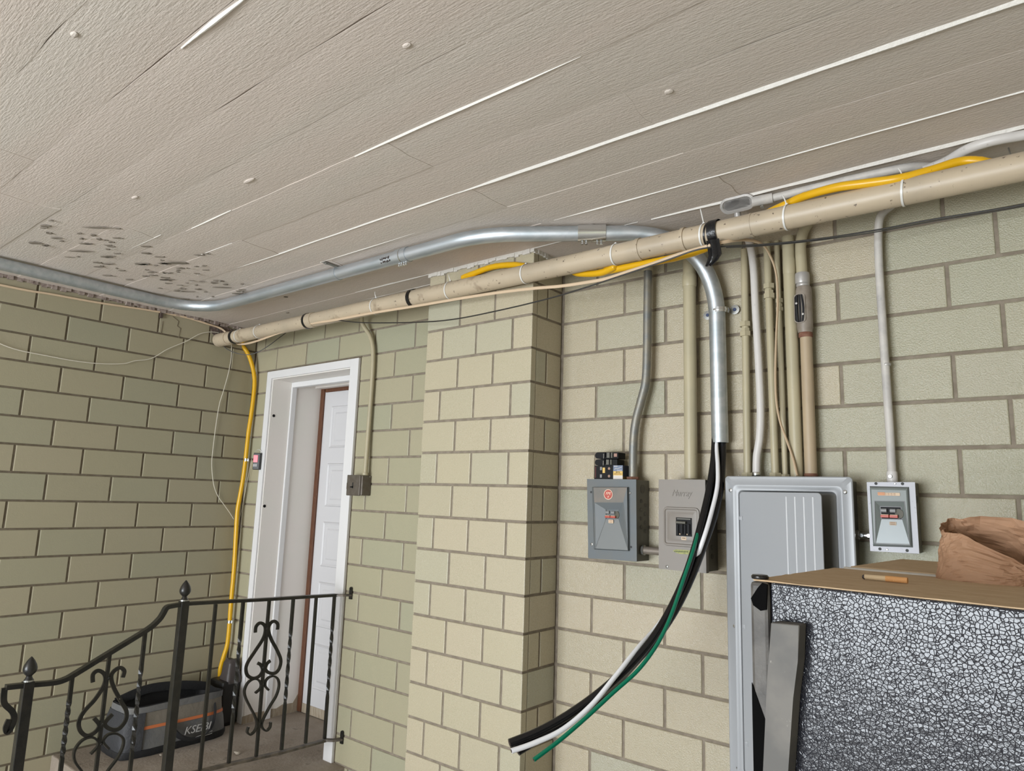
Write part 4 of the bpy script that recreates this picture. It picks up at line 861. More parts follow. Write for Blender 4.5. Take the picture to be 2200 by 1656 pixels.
# ------------------------------------------------------------------ switch box by the door
t = thing('switch_box', Vector((-1.385, -.03, ZO - .868)), 'old brown metal switch box on the block wall right of the door', 'switch')
sx0, sx1, sz0, sz1 = -1.452, -1.335, ZO - .872, ZO - .772
bm = B(); box(bm, sx0 + .006, sx1, -.058, -.001, sz0, sz1, .004); obj('back_box', bm, m_switch, t)
bm = B(); box(bm, sx0, sx1 - .012, -.064, -.056, sz0 - .002, sz1 + .002, .003); obj('cover', bm, m_switch, t)
cx = (sx0 + sx1) / 2 - .008
bm = B(); box(bm, cx - .004, cx + .003, -.0655, -.063, sz0 + .034, sz0 + .064); obj('slot', bm, m_darkin, t)
bm = B(); box(bm, cx - .010, cx + .004, -.074, -.064, sz0 + .038, sz0 + .044); obj('lever', bm, m_bake, t)
bm = B(); box(bm, sx0 - .006, sx0 + .002, -.06, -.04, sz0 + .03, sz0 + .062, .001); obj('latch', bm, m_switch, t)
screw(t, 795, 1024, -.065, .003)
p = [Y(778, 670, -.10), Y(777, 690, -.06), Y(783, 703, -.045), Y(795, 722, -.03), Y(801, 745, -.024), Y(801.5, 780, -.022), Y(798, 840, -.022), Y(792, 920, -.024), Y(786, 1000, -.03), Y(784.5, 1020, -.032)]
t = upright('wall_conduit', 'thin cream conduit bending down from the cream pipe to the brown switch box', p, .0115, m_pipe2)
ring(t, Vector((p[-1].x, p[-1].y, sz1 + .002)), .015, .014, m_pipe2, 'connector')

# ------------------------------------------------------------------ yellow gas tubing
def dg(px, py, s=.085): return onpl(px, py, (XL + s, 0, 0), Vector((1, -1, 0)).normalized())
low = [(515, 738), (523, 745), (533, 760), (542, 785), (547, 815), (545, 850), (540, 890), (534, 930), (528, 985), (522, 1030), (515, 1070), (510, 1100), (507, 1150), (503, 1220), (497, 1290), (490, 1375), (481, 1410), (474, 1435), (472, 1463)]
def hp(px, py, y): return Y(px, py, y)
def ov(x, side, dz=0.):     # hose beside the pipe: side = angle round the pipe
    c = pipeC(x); return c + Vector((0, math.cos(side) * (PR + .0155), math.sin(side) * (PR + .0155) + dz))
back = math.radians(15); topb = math.radians(62); bot = math.radians(-62); botf = math.radians(-105)
up = [pipeC(2.3) + Vector((0, .06, .0)), ov(1.55, back), ov(1.38, math.radians(40)), Y(2100, 346, -.235), Y(2060, 348, -.24), Y(2000, 366, -.262), Y(1930, 384, -.285), Y(1860, 394, -.285), Y(1800, 402, -.28), Y(1740, 418, -.262), Y(1700, 434, -.24),
      ov(.66, math.radians(20)), ov(.56, math.radians(-30)), ov(.47, math.radians(-80)), ov(.40, math.radians(-72)), ov(.28, math.radians(-58)), ov(.18, math.radians(-52)), Y(1322, 572, -.246), Y(1298, 584, -.236), Y(1268, 588, -.228), Y(1235, 585, -.222), ov(.06, math.radians(0)), ov(-.05, math.radians(25)), Y(1145, 574, -.224), Y(1105, 569, -.226), Y(1060, 573, -.226), Y(1022, 586, -.224), Y(995, 598, -.224), ov(-.42, math.radians(38)), ov(-.6, math.radians(20)), ov(-1.0, math.radians(5)), ov(-1.7, math.radians(5)), ov(-2.2, math.radians(0)), ov(-2.36, math.radians(-20))]
hose = thing('gas_tube', (-2.45, -.06, LZ + .35), 'yellow gas tube looping along the cream pipe and down the left corner of the room', 'gas tube')
bm = B(); pts = cr(up + [dg(*q_) for q_ in low], 7)
tube(bm, pts, lambda t, L_: .0128 + .00035 * math.sin(L_ * 2 * math.pi / .011), 14, 1); obj('tube', bm, m_yellow, hose, smooth=True)
e = dg(472, 1463); d = Vector((0, 0, -1))
for k, (r_, h, z) in enumerate(((.013, .012, 0), (.019, .018, .010), (.017, .008, .028), (.021, .014, .036))):
    bm = B(); lathe(bm, [(r_, 0), (r_, h)], e + d * z, d, 6 if k % 2 else 16); obj('brass_fitting', bm, m_brass, hose)
for px, py, lab in ((529, 988, 'bright metal clip on the yellow tube beside the gas detector'), (494, 1335, 'bright metal clip on the yellow tube behind the railing')):
    c = dg(px, py); tg = thing('tube_clip', c, lab, 'clip', 'metal clips on the yellow tube')
    bm = B(); tube(bm, [c + Vector((0, 0, -.008)), c + Vector((0, 0, .008))], .0155, 16, 1); obj('loop', bm, m_zinc, tg, smooth=True)
    bm = B(); a = c + RIGHT * .017; box(bm, a.x - .003, a.x + .016, a.y - .012, a.y - .009, a.z - .008, a.z + .008); obj('tab', bm, m_zinc, tg)
# gas detector hanging beside the door
c = Y(553.5, 991, -.028)
t = thing('gas_detector', c - Vector((0, 0, .05)), 'small black gas detector with a lit red screen hanging at the door casing', 'gas detector')
fx = Vector((.86, .51, 0)); fn = Vector((.51, -.86, 0)); M = Matrix.Identity(4)
M = Matrix(((fx.x, -fn.x, 0, c.x), (fx.y, -fn.y, 0, c.y), (0, 0, 1, c.z), (0, 0, 0, 1)))
bm = B(); box(bm, -.022, .022, -.016, .016, -.05, .05, .004, M=M); obj('case', bm, m_det, t)
bm = B(); box(bm, -.018, .008, -.0185, -.0155, -.006, .036, M=M); obj('screen', bm, m_detred, t)
for xx in (-.017, -.004): bm = B(); box(bm, xx, xx + .010, -.0175, -.0155, -.032, -.016, M=M); obj('button', bm, m_detbtn, t)
bm = B(); tube(bm, [M @ Vector((.018 * math.cos(a), 0, .052 + .018 * math.sin(a))) for a in [math.pi * k / 8 for k in range(9)]], .0012, 6, 2); obj('hanging_ring', bm, m_screw, t)

# ------------------------------------------------------------------ thin cables and strings
pts = [Y(a, b, y) for a, b, y in ((1713, 1022, -.07), (1704, 985, -.068), (1690, 945, -.066), (1676, 905, -.064), (1668, 860, -.062), (1666, 800, -.060), (1668, 720, -.058), (1671, 650, -.058), (1668, 590, -.064), (1655, 550, -.08), (1636, 524, -.13), (1600, 515, -.2), (1555, 520, -.285), (1500, 534, -.305), (1450, 549, -.305), (1400, 567, -.300), (1350, 583, -.296), (1300, 599, -.29), (1250, 608, -.29), (1200, 615, -.29), (1150, 619, -.29), (1080, 627, -.29), (1000, 639, -.292), (900, 656, -.285), (800, 672, -.285), (720, 687, -.285), (640, 701, -.28))]
pts += [ov(-2.2, math.radians(-60)), ov(-2.44, math.radians(-10)), X(478, 708, XL + .012), X(440, 694, XL + .010), X(400, 682, XL + .008), X(330, 668, XL + .007), X(210, 650, XL + .007), X(110, 632, XL + .007), X(0, 612, XL + .007), Vector((XL + .007, -2.2, ZO + .09))]
sect = [(1.5 * math.cos(a), .8 * math.sin(a)) for a in [2 * math.pi * k / 10 for k in range(10)]]
bm = B(); tube(bm, pts, .0042, n=6, sect=sect); tag(obj('tan_cable', bm, m_tan, None, smooth=True), 'flat tan cable running under the cream pipe and down to the big grey panel', 'cable')
pts = [Y(a, b, y) for a, b, y in ((2320, 408, -.10), (2200, 439, -.10), (2000, 472, -.12), (1890, 493, -.14), (1760, 513, -.18), (1640, 525, -.23), (1560, 529, -.28), (1500, 536, -.315), (1430, 560, -.32), (1320, 597, -.318), (1250, 620, -.315), (1180, 641, -.31), (1080, 665, -.305), (980, 685, -.30), (900, 692, -.295), (780, 693, -.285), (715, 686, -.27))]
bm = B(); tube(bm, pts, .0028, 8, 6); tag(obj('black_cable', bm, m_wire, None, smooth=True), 'thin black cable sagging below the cream pipe across the pilaster', 'cable')
pts = [Y(2320, 412, -.097), Y(2200, 443, -.097), Y(2000, 476, -.117), Y(1890, 497, -.137), Y(1760, 516, -.177), Y(1640, 528, -.23), Y(1560, 532, -.28)]
bm = B(); tube(bm, pts, .0016, 6, 6); tag(obj('black_wire', bm, m_wire, None, smooth=True), 'thinner black wire right beside the black cable at the right end', 'wire')
pts = [onpl(a, b, (-2.42, -.2, 0), Vector((.6, -.8, 0))) for a, b in ((469, 706), (473, 722), (480, 742), (492, 752), (510, 759), (530, 762), (552, 757), (575, 744), (598, 727), (622, 709))]
bm = B(); tube(bm, pts, .0024, 8, 6); tag(obj('black_wire', bm, m_wire, None, smooth=True), 'short dark wire drooping below the pipe end in the left corner', 'wire')
pts = [X(a, b, XL + .012) for a, b in ((-60, 710), (0, 738), (40, 752), (100, 764), (160, 775), (215, 781), (265, 781), (290, 775), (325, 770), (360, 750), (400, 733), (430, 717), (455, 713), (476, 716))]
bm = B(); tube(bm, pts, .0024, 6, 5); tag(obj('string', bm, m_string, None), 'pale string sagging across the top of the left wall', 'string')
pts = [X(a, b, XL + .012) for a, b in ((497, 735), (497, 765), (491, 800), (480, 840), (471, 870), (463, 920), (457, 970), (455, 1000), (459, 1040), (468, 1065), (482, 1085), (494, 1102), (502, 1115))]
bm = B(); tube(bm, pts, .0022, 6, 5); tag(obj('string', bm, m_string, None), 'pale string hanging in a loop down the left wall to the yellow tube', 'string')
pts = [Y(a, b, -.02) for a, b in ((541, 985), (538, 1000), (528, 1050), (518, 1100), (513, 1118))]
bm = B(); tube(bm, pts, .0014, 6, 5); tag(obj('string', bm, m_string, None), 'short pale string between the gas detector and the yellow tube', 'string')
bm = B(); prism(bm, [X(a, b, XL + .001) for a, b in ((450, 697), (468, 692), (490, 703), (508, 712), (512, 722), (497, 727), (470, 727), (455, 716))], (.003, 0, 0))
obj('broken_block', bm, mat('broken_masonry', (.10, .072, .06), .9, col2=(.19, .14, .12), nscale=60, bump=('wnoise', 60, .006, .8)), wall_left, label='dark broken masonry round the pipe end')
bm = B()
for a, b in (((372, 680), (384, 690)), ((384, 690), (381, 700)), ((381, 700), (389, 706)), ((350, 690), (346, 716)), ((388, 704), (384, 726))): tube(bm, [X(*a, XL + .0005), X(*b, XL + .0005)], .0018, 4, 1)
obj('crack', bm, m_mortarL, wall_left)
# small rusty clip on the left wall
c = X(347, 672, XL + .008); bm = B(); box(bm, c.x - .006, c.x + .006, c.y - .008, c.y + .008, c.z - .03, c.z + .012, .002); lathe(bm, [(.009, 0), (.008, .008)], c, (1, 0, 0), 10); tag(obj('cable_clip', bm, mat('rust_dark', (.08, .055, .045), .8), None), 'rusty cable clip on the left wall under the ceiling', 'clip')

# ------------------------------------------------------------------ railing
RX = -1.48
def RP(px, py, dx=0.): p = X(px, py, RX); p.x += dx; return p
rail = thing('stair_railing', (RX, -.84, LZ), 'black wrought iron stair railing with scrolls and two acorn posts', 'railing')
bar = .0065
bm = B(); tube(bm, [RP(a, b) for a, b in ((722, 1278), (640, 1283), (560, 1288), (480, 1292), (395, 1297))], .009, n=3, sect=[(1.5, .75), (-1.5, .75), (-1.5, -.75), (1.5, -.75)]); obj('top_rail', bm, m_iron, rail)
bm = B(); tube(bm, [RP(a, b) for a, b in ((395, 1297), (372, 1301), (358, 1305), (350, 1318), (340, 1332), (315, 1353), (240, 1399), (165, 1445), (140, 1459), (115, 1466), (60, 1471), (12, 1476))], .0095, n=5, sect=[(1.3, .85), (-1.3, .85), (-1.3, -.85), (1.3, -.85)]); obj('top_rail', bm, m_iron, rail)
bm = B(); tube(bm, [RP(a, b) for a, b in ((10, 1477), (8, 1495), (10, 1512), (26, 1528), (30, 1543), (24, 1562), (16, 1572), (13, 1562), (20, 1545))], bar, n=6, sect=[(1.4, .7), (-1.4, .7), (-1.4, -.7), (1.4, -.7)]); obj('end_scroll', bm, m_iron, rail)
bm = B(); tube(bm, [RP(a, b) for a, b in ((699, 1590), (600, 1617), (493, 1641), (362, 1674))], .009, n=2, sect=[(1.5, .55), (-1.5, .55), (-1.5, -.55), (1.5, -.55)]); obj('bottom_rail', bm, m_railtop, rail)
a0 = RP(722, 1278); y_ = Y(752, 1272, -.002)
bm = B(); tube(bm, [a0, Vector((a0.x + .03, a0.y + .02, a0.z)), Vector((a0.x + .045, -.004, a0.z))], .009, n=2, sect=[(1.4, .5), (-1.4, .5), (-1.4, -.5), (1.4, -.5)]); obj('wall_arm', bm, m_railtop, rail)
a1 = RP(699, 1589)
bm = B(); tube(bm, [a1, Vector((a1.x + .03, a1.y + .02, a1.z)), Vector((a1.x + .05, -.004, a1.z))], .009, n=2, sect=[(1.4, .5), (-1.4, .5), (-1.4, -.5), (1.4, -.5)]); obj('wall_arm', bm, m_railtop, rail)
for a, dx in ((a0, .045), (a1, .05)):
    bm = B(); poly = [(a.x + dx - .010, a.z - .02), (a.x + dx + .010, a.z - .02)] + [(a.x + dx + .010 * math.cos(u), a.z + .03 + .010 * math.sin(u)) for u in [math.pi * k / 8 for k in range(9)]]
    prism(bm, [Vector((p_, -.008, z_)) for p_, z_ in poly], (0, .007, 0)); wb = obj('wall_bracket', bm, m_iron, rail)
    bm = B(); lathe(bm, [(.005, 0), (.004, .003)], (a.x + dx, -.008, a.z + .03), (0, -1, 0), 8); obj('screw', bm, m_iron, wb)
# posts with acorn finials
for (px, py), (fx_, fy_), zb_ in (((395, 1297), (397, 1258), LZ - .02), ((60, 1471), (65, 1420), 0)):
    a = RP(px, py); bm = B(); box(bm, RX - .0165, RX + .0165, a.y - .0165, a.y + .0165, zb_, a.z + .012, .002); po = obj('post', bm, m_iron, rail)
    sc = 1.0; bm = B(); lathe(bm, [(.015, .010), (.015, .018), (.012, .022), (.009, .030), (.012, .034), (.019, .041), (.0225, .050), (.0225, .058), (.019, .070), (.012, .083), (.005, .092), (.001, .096)], (RX, a.y, a.z), (0, 0, 1), 16); obj('finial', bm, m_iron, po, smooth=True)
    bm = B(); lathe(bm, [(.0165, .012), (.0165, .017)], (RX, a.y, a.z), (0, 0, 1), 16); obj('finial_ring', bm, m_screw, po)
# balusters
def bal(pt, pb, tw): 
    bm = B(); A_, B_ = RP(*pt), RP(*pb); B_.y = A_.y = (A_.y + B_.y) / 2
    n = 40 if tw else 2
    mid0, mid1 = .2, .8
    P = [A_ + (B_ - A_) * (k / (n - 1)) for k in range(n)]
    tube(bm, P, .0064, n=1, sect=[(x * .95, y * .95) for x, y in SQ], twist=0.)
    if tw:
        bm.free(); bm = B(); L_ = (A_ - B_).length; rgs = []
        for k in range(n):
            f = k / (n - 1); z = A_.z + (B_.z - A_.z) * f; s = min(1, max(0, (f - .22) / .5)); an = s * 2 * math.pi * 1.5; ca, sa = math.cos(an), math.sin(an)
            rgs.append([Vector((RX + (x * ca - y * sa) * .0064, A_.y + (x * sa + y * ca) * .0064, z)) for x, y in SQ])
        rings(bm, rgs, capfirst=True)
    return obj('baluster', bm, m_iron, rail)
for pt, pb, tw in (((462, 1298), (431, 1652), 0), ((521, 1292), (493, 1638), 1), ((577, 1289), (552, 1624), 0), ((629, 1285), (606, 1610), 1), ((678, 1281), (658, 1596), 0), ((717, 1279), (699, 1586), 1)): bal(pt, pb, tw)
for pt, pb, tw in (((158, 1450), (122, 1700), 1), ((238, 1402), (196, 1720), 0), ((314, 1356), (270, 1720), 1)): bal(pt, pb, tw)
Q2 = lambda a, b: RP(380 + a / 3.888, 1230 + b / 3.888)
Q1 = lambda a, b: RP(a / 3.888, 1230 + b / 3.888)
scr = [(Q2, [(655, 500), (662, 450), (695, 420), (732, 440), (738, 490), (715, 560), (650, 660), (592, 750), (577, 810), (592, 860), (640, 882), (690, 862), (716, 815), (702, 772), (675, 755)]),
       (Q2, [(840, 475), (842, 430), (812, 405), (778, 428), (765, 480), (790, 560), (838, 650), (868, 730), (855, 800), (820, 838), (770, 836), (738, 805), (752, 762), (780, 735)]),
       (Q2, [(655, 1005), (695, 968), (702, 930), (682, 897), (640, 888), (592, 920), (565, 980), (572, 1040), (610, 1120), (652, 1200), (668, 1262), (650, 1320), (612, 1352), (587, 1330), (597, 1288)]),
       (Q2, [(765, 980), (737, 945), (740, 908), (768, 874), (810, 864), (845, 892), (852, 950), (828, 1030), (780, 1110), (727, 1210), (707, 1270), (722, 1308), (750, 1318), (777, 1290), (783, 1248)]),
       (Q1, [(775, 915), (777, 850), (820, 818), (866, 842), (880, 890), (858, 960), (792, 1060), (702, 1160), (658, 1250), (673, 1325), (730, 1362), (798, 1328), (828, 1272), (785, 1215)]),
       (Q1, [(1025, 875), (1038, 822), (1003, 793), (952, 822), (928, 872), (950, 960), (1008, 1070), (1056, 1160), (1046, 1240), (988, 1306), (922, 1306), (874, 1262), (940, 1182)]),
       (Q1, [(755, 1515), (813, 1452), (813, 1402), (760, 1373), (684, 1402), (624, 1482), (622, 1570), (680, 1656), (730, 1740), (745, 1800)]),
       (Q1, [(910, 1470), (872, 1430), (862, 1400), (902, 1353), (970, 1343), (1026, 1382), (1026, 1450), (978, 1550), (900, 1656), (850, 1750), (840, 1800)])]
for fnc, pl_ in scr:
    bm = B(); tube(bm, [fnc(*p_) for p_ in pl_], .0062, n=6, sect=[(1.1, .6), (-1.1, .6), (-1.1, -.6), (1.1, -.6)]); obj('scroll', bm, m_iron, rail, smooth=True)
for fnc, c_ in ((Q2, (750, 465)), (Q2, (720, 790)), (Q2, (718, 930)), (Q2, (688, 1262)), (Q1, (905, 880)), (Q1, (852, 1262)), (Q1, (840, 1430))):
    bm = B(); bmesh.ops.create_icosphere(bm, subdivisions=1, radius=.009)
    c = fnc(*c_)
    for v in bm.verts: v.co = c + v.co * (1 + .3 * noise.noise(v.co * 200))
    obj('weld', bm, m_iron, rail)

# ------------------------------------------------------------------ tool bag on the landing
bag = thing('tool_bag', (-2.33, -.40, LZ), 'grey tool bag with orange stripe and open top on the landing', 'bag')
by0, by1 = -.70, -.15; bx0, bx1 = -2.50, -2.20; bh = .225
N_ = 40
def bagring(f, h, yi=0., grow=0.):
    out = []
    for k in range(N_):
        u = 2 * math.pi * k / N_; cs, sn = math.cos(u), math.sin(u); e_ = .35
        x = (abs(cs) ** e_) * (1 if cs > 0 else -1); y = (abs(sn) ** e_) * (1 if sn > 0 else -1)
        wx = (bx1 - bx0) / 2 * f + grow; wy = (by1 - by0) / 2 * (.5 + .5 * f) + grow + yi
        p = Vector(((bx0 + bx1) / 2 + x * wx, (by0 + by1) / 2 + y * wy, LZ + h)); nn = noise.noise(p * 9)
        p += Vector((x * .012 * nn, y * .012 * nn, (.012 * noise.noise(p * 7) if h > .2 else 0))); out.append(p)
    return out
lev = [(1.0, .0), (1.03, .02), (1.0, .06), (.96, .10), (.90, .13)]; lev2 = [(.90, .13), (.86, .165), (.82, .20), (.79, bh), (.76, bh - .02), (.74, .20)]
bm = B(); rings(bm, [bagring(f, h) for f, h in lev], capfirst=True, caplast=False); obj('lower_body', bm, m_bagg, bag, smooth=True)
bm = B(); rings(bm, [bagring(f, h) for f, h in lev2[:4]], caplast=False); obj('upper_body', bm, m_bagt, bag, smooth=True)
bm = B(); rings(bm, [bagring(f, h) for f, h in ((.792, bh - .002), (.77, bh + .006), (.74, bh - .01), (.71, .16), (.68, .10))]); obj('lining', bm, m_bagb, bag, smooth=True)
bm = B(); rings(bm, [bagring(f, h, grow=.003) for f, h in ((1.0, .001), (1.035, .018), (1.03, .035), (1.0, .036))], capfirst=True); obj('base', bm, m_bagb, bag, smooth=True)
bm = B(); rings(bm, [bagring(f, h, grow=.003) for f, h in ((.912, .123), (.908, .124), (.892, .136), (.89, .137))], caplast=False); obj('orange_stripe', bm, m_bago, bag, smooth=True)
bm = B(); rings(bm, [bagring(f, h, grow=.004) for f, h in ((.815, bh - .025), (.81, bh - .024), (.797, bh + .003), (.787, bh + .003))], caplast=False); obj('zip_edge', bm, m_bagg, bag, smooth=True)
# black open flap at the near end and the carrying strap
bm = B(); tube(bm, [Vector((-2.45, by0 + .05, LZ + bh - .01)), Vector((-2.44, by0 + .2, LZ + bh + .03)), Vector((-2.43, by0 + .38, LZ + bh + .02)), Vector((-2.42, by1 - .02, LZ + bh - .01))], .012, n=6, sect=[(.4, 1.8), (-.4, 1.8), (-.4, -1.8), (.4, -1.8)]); obj('flap', bm, m_bagb, bag, smooth=True)
bm = B(); G = []                                 # dark panel over the near end
for f, h in ((1.0, .03), (1.035, .045), (1.005, .08), (.97, .11), (.915, .14), (.875, .17), (.83, .20)): G.append([bm.verts.new(p) for p in bagring(f, h, grow=.004)[22:39]])
for a, b in zip(G, G[1:]):
    for k in range(16): bm.faces.new((a[k], a[k + 1], b[k + 1], b[k]))
obj('end_panel', bm, mat('bag_charcoal', (.035, .036, .04), .65, bump=('wnoise', 40, .006, .7)), bag, smooth=True)
sp = [(-2.228, -.235, .17), (-2.196, -.245, .13), (-2.178, -.27, .065), (-2.168, -.34, .035), (-2.17, -.42, .055), (-2.18, -.47, .10), (-2.21, -.485, .14)]
bm = B(); tube(bm, [Vector((a, b, LZ + c)) for a, b, c in sp], .012, n=6, sect=[(.28, 1.4), (-.28, 1.4), (-.28, -1.4), (.28, -1.4)]); obj('strap', bm, m_bagb, bag, smooth=True)
Mt = Matrix(((0, 0, 1, 0), (1, 0, 0, 0), (0, 1, 0, 0), (0, 0, 0, 1)))
text('lettering', 'KSEIBI', .052, (-2.158, -.355, LZ + .088), Mt, m_bagtext, bag, shear=.25, ext=.001)
bm = B()
for k in range(2): tube(bm, [Vector((-2.162, -.36 + .03 * k, LZ + .046 - .004 * k)), Vector((-2.162, -.27, LZ + .046 + .012 - .012 * k))], .0015, 4, 1)
obj('print_lines', bm, m_bagtext, bag)
# black bin with a dusty hood behind the bag
t = thing('black_bin', (-2.42, -.075, LZ), 'black bin in the corner between the tool bag and the door', 'bin')
bm = B(); rings(bm, [[Vector((a, b, LZ + z)) for a, b in rrect(-2.49 + i, -2.345 - i, -.13 + i, -.022 - i, .015, 3)] for i, z in ((.006, 0), (0, .02), (-.0, .235), (.008, .24))], capfirst=True); obj('body', bm, m_bin, t)
bm = B(); rings(bm, [[Vector((a + .008 * noise.noise((a * 30, b * 30, z * 20)), b, LZ + z + .012 * noise.noise((a * 40, b * 40, 0)))) for a, b in rrect(-2.435 + i, -2.346 - i, -.10 + i, -.022 - i, .02, 4)] for i, z in ((-.004, .225), (-.006, .25), (.0, .27), (.004, .33), (.016, .35))]); obj('hood', bm, m_binbag, t, smooth=True)
# bits of rubbish on the landing
for px, py, lab, s in ((510, 1617, 'crumpled pale wrapper on the landing behind the railing', .016), (345, 1621, 'tiny white chip on the landing before the bag', .008)):
    c = Z(px, py, LZ + s * .35); bm = B(); bmesh.ops.create_icosphere(bm, subdivisions=2, radius=s)
    for v in bm.verts: v.co = c + Vector((v.co.x * 1.3, v.co.y * .7, v.co.z * .35)) * (1 + .5 * noise.noise(v.co * 90))
    tag(obj('litter', bm, mat('litter', (.42, .37, .30), .8), None), lab, 'litter')

# ------------------------------------------------------------------ refrigerator close to the camera
ZT = CAM.z - .115
A_ = Z(1612, 1246, ZT); Bq = Z(2200, 1310, ZT); U = (Bq - A_).normalized(); Vv = Vector((-U.y, U.x, 0)); fdp = (Z(1792, 1221, ZT) - A_).dot(Vv)
def FP(u, v, z): return A_ + U * u + Vv * v + Vector((0, 0, z - ZT))
Mf = Matrix(((U.x, Vv.x, 0, A_.x), (U.y, Vv.y, 0, A_.y), (0, 0, 1, 0), (0, 0, 0, 1)))
fr_ = thing('refrigerator', FP(.3, fdp / 2, 0), 'old pebbled black refrigerator with a dusty brown top, right foreground', 'refrigerator')
du = (onpl(1652, 1256, A_, Vv) - A_).dot(U)
bm = B(); box(bm, du + .002, .70, 0, fdp, .02, ZT - .0002, .003, M=Mf); obj('cabinet', bm, m_fridge, fr_)
bm = B(); box(bm, 0, du, -.004, fdp, .05, ZT - .001, .006, M=Mf); obj('door', bm, m_fdoor, fr_)
bm = B(); n1, n2 = 40, 20; G = [[bm.verts.new(FP(.003 + .69 * i / n1, .004 + (fdp - .004) * j / n2, ZT + .0010 * (1 + noise.noise((i * .35, j * .8, 0))) + .0005)) for j in range(n2 + 1)] for i in range(n1 + 1)]
for i in range(n1):
    for j in range(n2): bm.faces.new((G[i][j], G[i + 1][j], G[i + 1][j + 1], G[i][j + 1]))
lowr = [[bm.verts.new(FP(.002 + .70 * i / n1, -.002 + (fdp + .002) * j / n2, ZT - .003)) for j in (0, n2)] for i in (0, n1)]
per = [G[i][0] for i in range(n1 + 1)] + [G[n1][j] for j in range(1, n2 + 1)] + [G[i][n2] for i in range(n1 - 1, -1, -1)] + [G[0][j] for j in range(n2 - 1, 0, -1)]
lw_ = [bm.verts.new((v.co.x, v.co.y, ZT - .0005)) for v in per]
for v in (lowr[0][0], lowr[0][1], lowr[1][0], lowr[1][1]): bm.verts.remove(v)
for k in range(len(per)): bm.faces.new((per[k], per[(k + 1) % len(per)], lw_[(k + 1) % len(per)], lw_[k]))
obj('top_panel', bm, m_dust, fr_, smooth=True, label='dusty brown top')
bm = B(); box(bm, .02, .5, fdp - .003, fdp + .004, ZT - .02, ZT + .005, .001, M=Mf); obj('rear_trim', bm, m_trimw, fr_, label='worn whitish rear edge')
c = Z(1633, 1243, ZT + .002); bm = B(); lathe(bm, [(.0125, 0), (.0132, .002), (.0132, .004), (.011, .0062), (.006, .0066)], c, (0, 0, 1), 24); obj('hinge_cap', bm, m_cap, fr_, smooth=True)
# broken corner and handle
bm = B(); P = [onpl(a, b, FP(0, -.006, 0), Vv) for a, b in ((1613, 1285), (1628, 1262), (1637, 1252), (1648, 1256), (1646, 1310), (1634, 1312), (1618, 1300))]; prism(bm, P, Vv * .003); m_matteblack = mat('matte_black', (.004, .004, .004), .9, spec=.03); obj('broken_corner', bm, m_matteblack, fr_, label='black hole of a missing corner cap')
hp_ = [onpl(a, b, FP(0, -.028, 0), Vv) for a, b in ((1656, 1337), (1717, 1343), (1714, 1420), (1704, 1500), (1693, 1660), (1684, 1800), (1630, 1800), (1639, 1660), (1648, 1460))]
bm = B(); prism(bm, hp_, Vv * .026); bmesh.ops.bevel(bm, geom=list(bm.edges), offset=.0012, segments=1, affect='EDGES'); obj('handle', bm, m_fhandle, fr_, label='dusty grey handle bar')
bm = B(); P = [onpl(a, b, FP(0, -.0055, 0), Vv) for a, b in ((1615, 1466), (1643, 1545), (1640, 1800), (1622, 1800))]; prism(bm, P, Vv * .002); obj('edge_wedge', bm, m_matteblack, fr_)  # flat near-black wedge laid on the lower left edge of the door
# second appliance behind
e1 = Z(1878, 1216, ZT); ue = (e1 - A_).dot(U)
ap = thing('cabinet', FP(ue + .25, fdp + .2, 0), 'brown topped cabinet standing behind the refrigerator against the wall', 'cabinet')
bm = B(); box(bm, ue, ue + .55, fdp + .012, fdp + .35, .03, ZT + .0, .003, M=Mf); obj('body', bm, m_fdoor, ap)
bm = B(); box(bm, ue - .002, ue + .552, fdp + .011, fdp + .352, ZT, ZT + .006, .001, M=Mf); obj('top_panel', bm, m_dust, ap)
for u_ in (ue + .04, ue + .5):
    for v_ in (.05, .3): bm = B(); box(bm, u_ - .02, u_ + .02, fdp + v_ - .02, fdp + v_ + .02, 0, .03, M=Mf); obj('foot', bm, m_bin, ap)
for u_ in (.05, .62):
    for v_ in (.05, fdp - .05): bm = B(); box(bm, u_ - .02, u_ + .02, v_ - .02, v_ + .02, 0, .05, M=Mf); obj('foot', bm, m_bin, fr_)
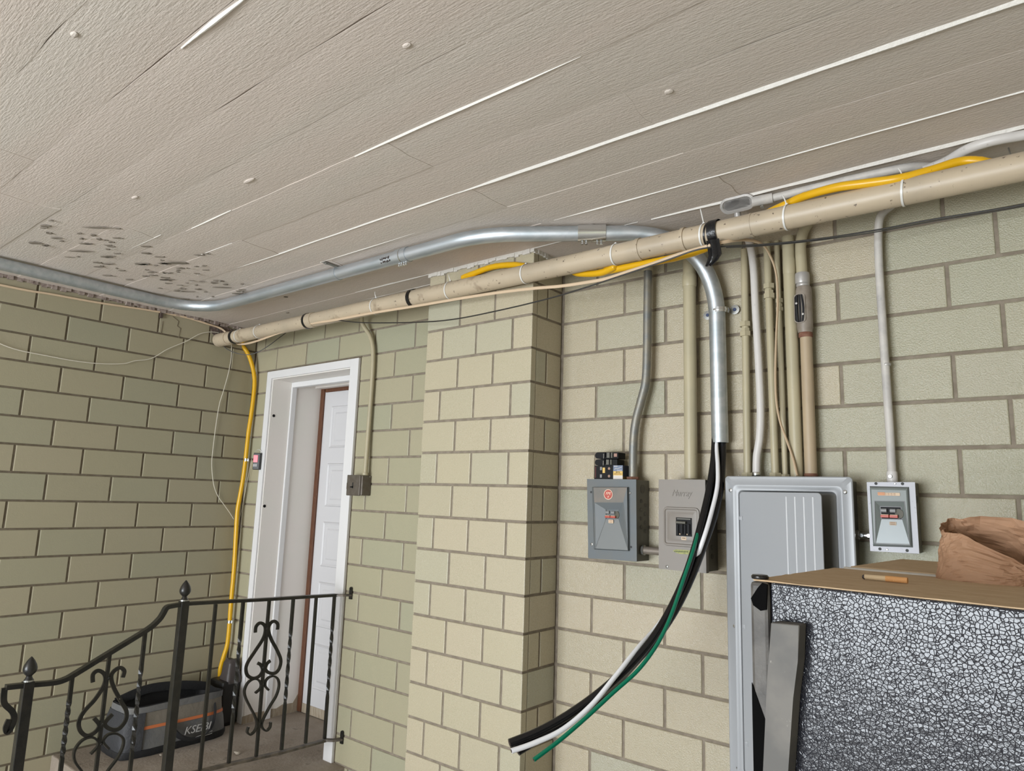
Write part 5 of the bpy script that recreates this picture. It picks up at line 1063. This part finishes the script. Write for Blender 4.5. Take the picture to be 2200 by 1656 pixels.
# cigarette butt
zz = ZT + .0068; a, b = Z(1858, 1238.5, zz), Z(1950, 1247, zz); m_ = a + (b - a) * .5
t = thing('cigarette_butt', m_ - Vector((0, 0, .0045)), 'half smoked cigarette butt lying on the dusty refrigerator top', 'cigarette butt')
bm = B(); tube(bm, [a, a + (m_ - a) * .5, m_], lambda f, L_: .0039 + .0004 * f, 14, 4); obj('paper', bm, m_cigp, t, smooth=True)
bm = B(); tube(bm, [m_, b], .0046, 16, 1); obj('filter', bm, m_cigf, t, smooth=True)
bm = B(); bmesh.ops.create_icosphere(bm, subdivisions=2, radius=.0042)
for v in bm.verts: v.co = a + Vector((v.co.x * .8, v.co.y, v.co.z * .9)) * (1 + .3 * noise.noise(v.co * 900)) + Vector((-.001, 0, -.0005))
obj('burnt_tip', bm, m_ink, t)
# crumpled paper bag
c0 = Z(1998, 1244, ZT); c1 = Z(2150, 1264, ZT); c2 = Z(2215, 1250, ZT)
bx = (c1 - c0); bl = .20; bu = U; bv = Vv
NN, HH = 72, 22; G = []
bm = B()
bw, bd = .135, .105; org = c0 + bu * .004 + bv * .0
def bagp(k, h):
    u = 2 * math.pi * k / NN; cs, sn = math.cos(u), math.sin(u); e_ = .5
    x = .5 + .5 * (abs(cs) ** e_) * (1 if cs > 0 else -1); y = .5 + .5 * (abs(sn) ** e_) * (1 if sn > 0 else -1)
    top = .078 + .024 * y * (1 - .45 * x) + .012 * math.sin(min(1, x * 2) * math.pi * .5) * y - .060 * max(0, x - .22) * (1 - y) ** .7 * 1.25      # rim high at the left and back, low at front right
    inset = .012 * h * (1 - x)
    lean = .024 * h * h * x
    p = org + bu * (x * bw + inset + lean) + bv * (y * bd - .006 + (.012 * h * h if y < .5 else -.03 * h * h)) + Vector((0, 0, max(.0012, top * h)))
    q_ = Vector((x * 5.5, y * 5.5, h * 4)); cr_ = noise.noise(q_) * .6 + abs(noise.noise(q_ * 2.1 + Vector((3, 1, 7)))) * .9 - .3
    cr_ += .55 * abs(noise.noise(q_ * 4.3 + Vector((1, 9, 2)))) - .15
    amp = .0095 * (.15 + h) * (1.25 - .5 * h); nrm = (bu * (x - .5) + bv * (y - .5)).normalized()
    p += nrm * cr_ * amp + Vector((0, 0, .004 * noise.noise(q_ * 1.7) * h)); return p
for j in range(HH + 1): G.append([bm.verts.new(bagp(k, j / HH)) for k in range(NN)])
for j in range(HH):
    for k in range(NN): bm.faces.new((G[j][k], G[j][(k + 1) % NN], G[j + 1][(k + 1) % NN], G[j + 1][k]))
bm.faces.new(G[0][::-1])
o = obj('paper_bag', bm, m_paper, None); tag(o, 'crumpled open brown paper bag on the dusty refrigerator top', 'paper bag')
md = o.modifiers.new('solid', 'SOLIDIFY'); md.thickness = .0008
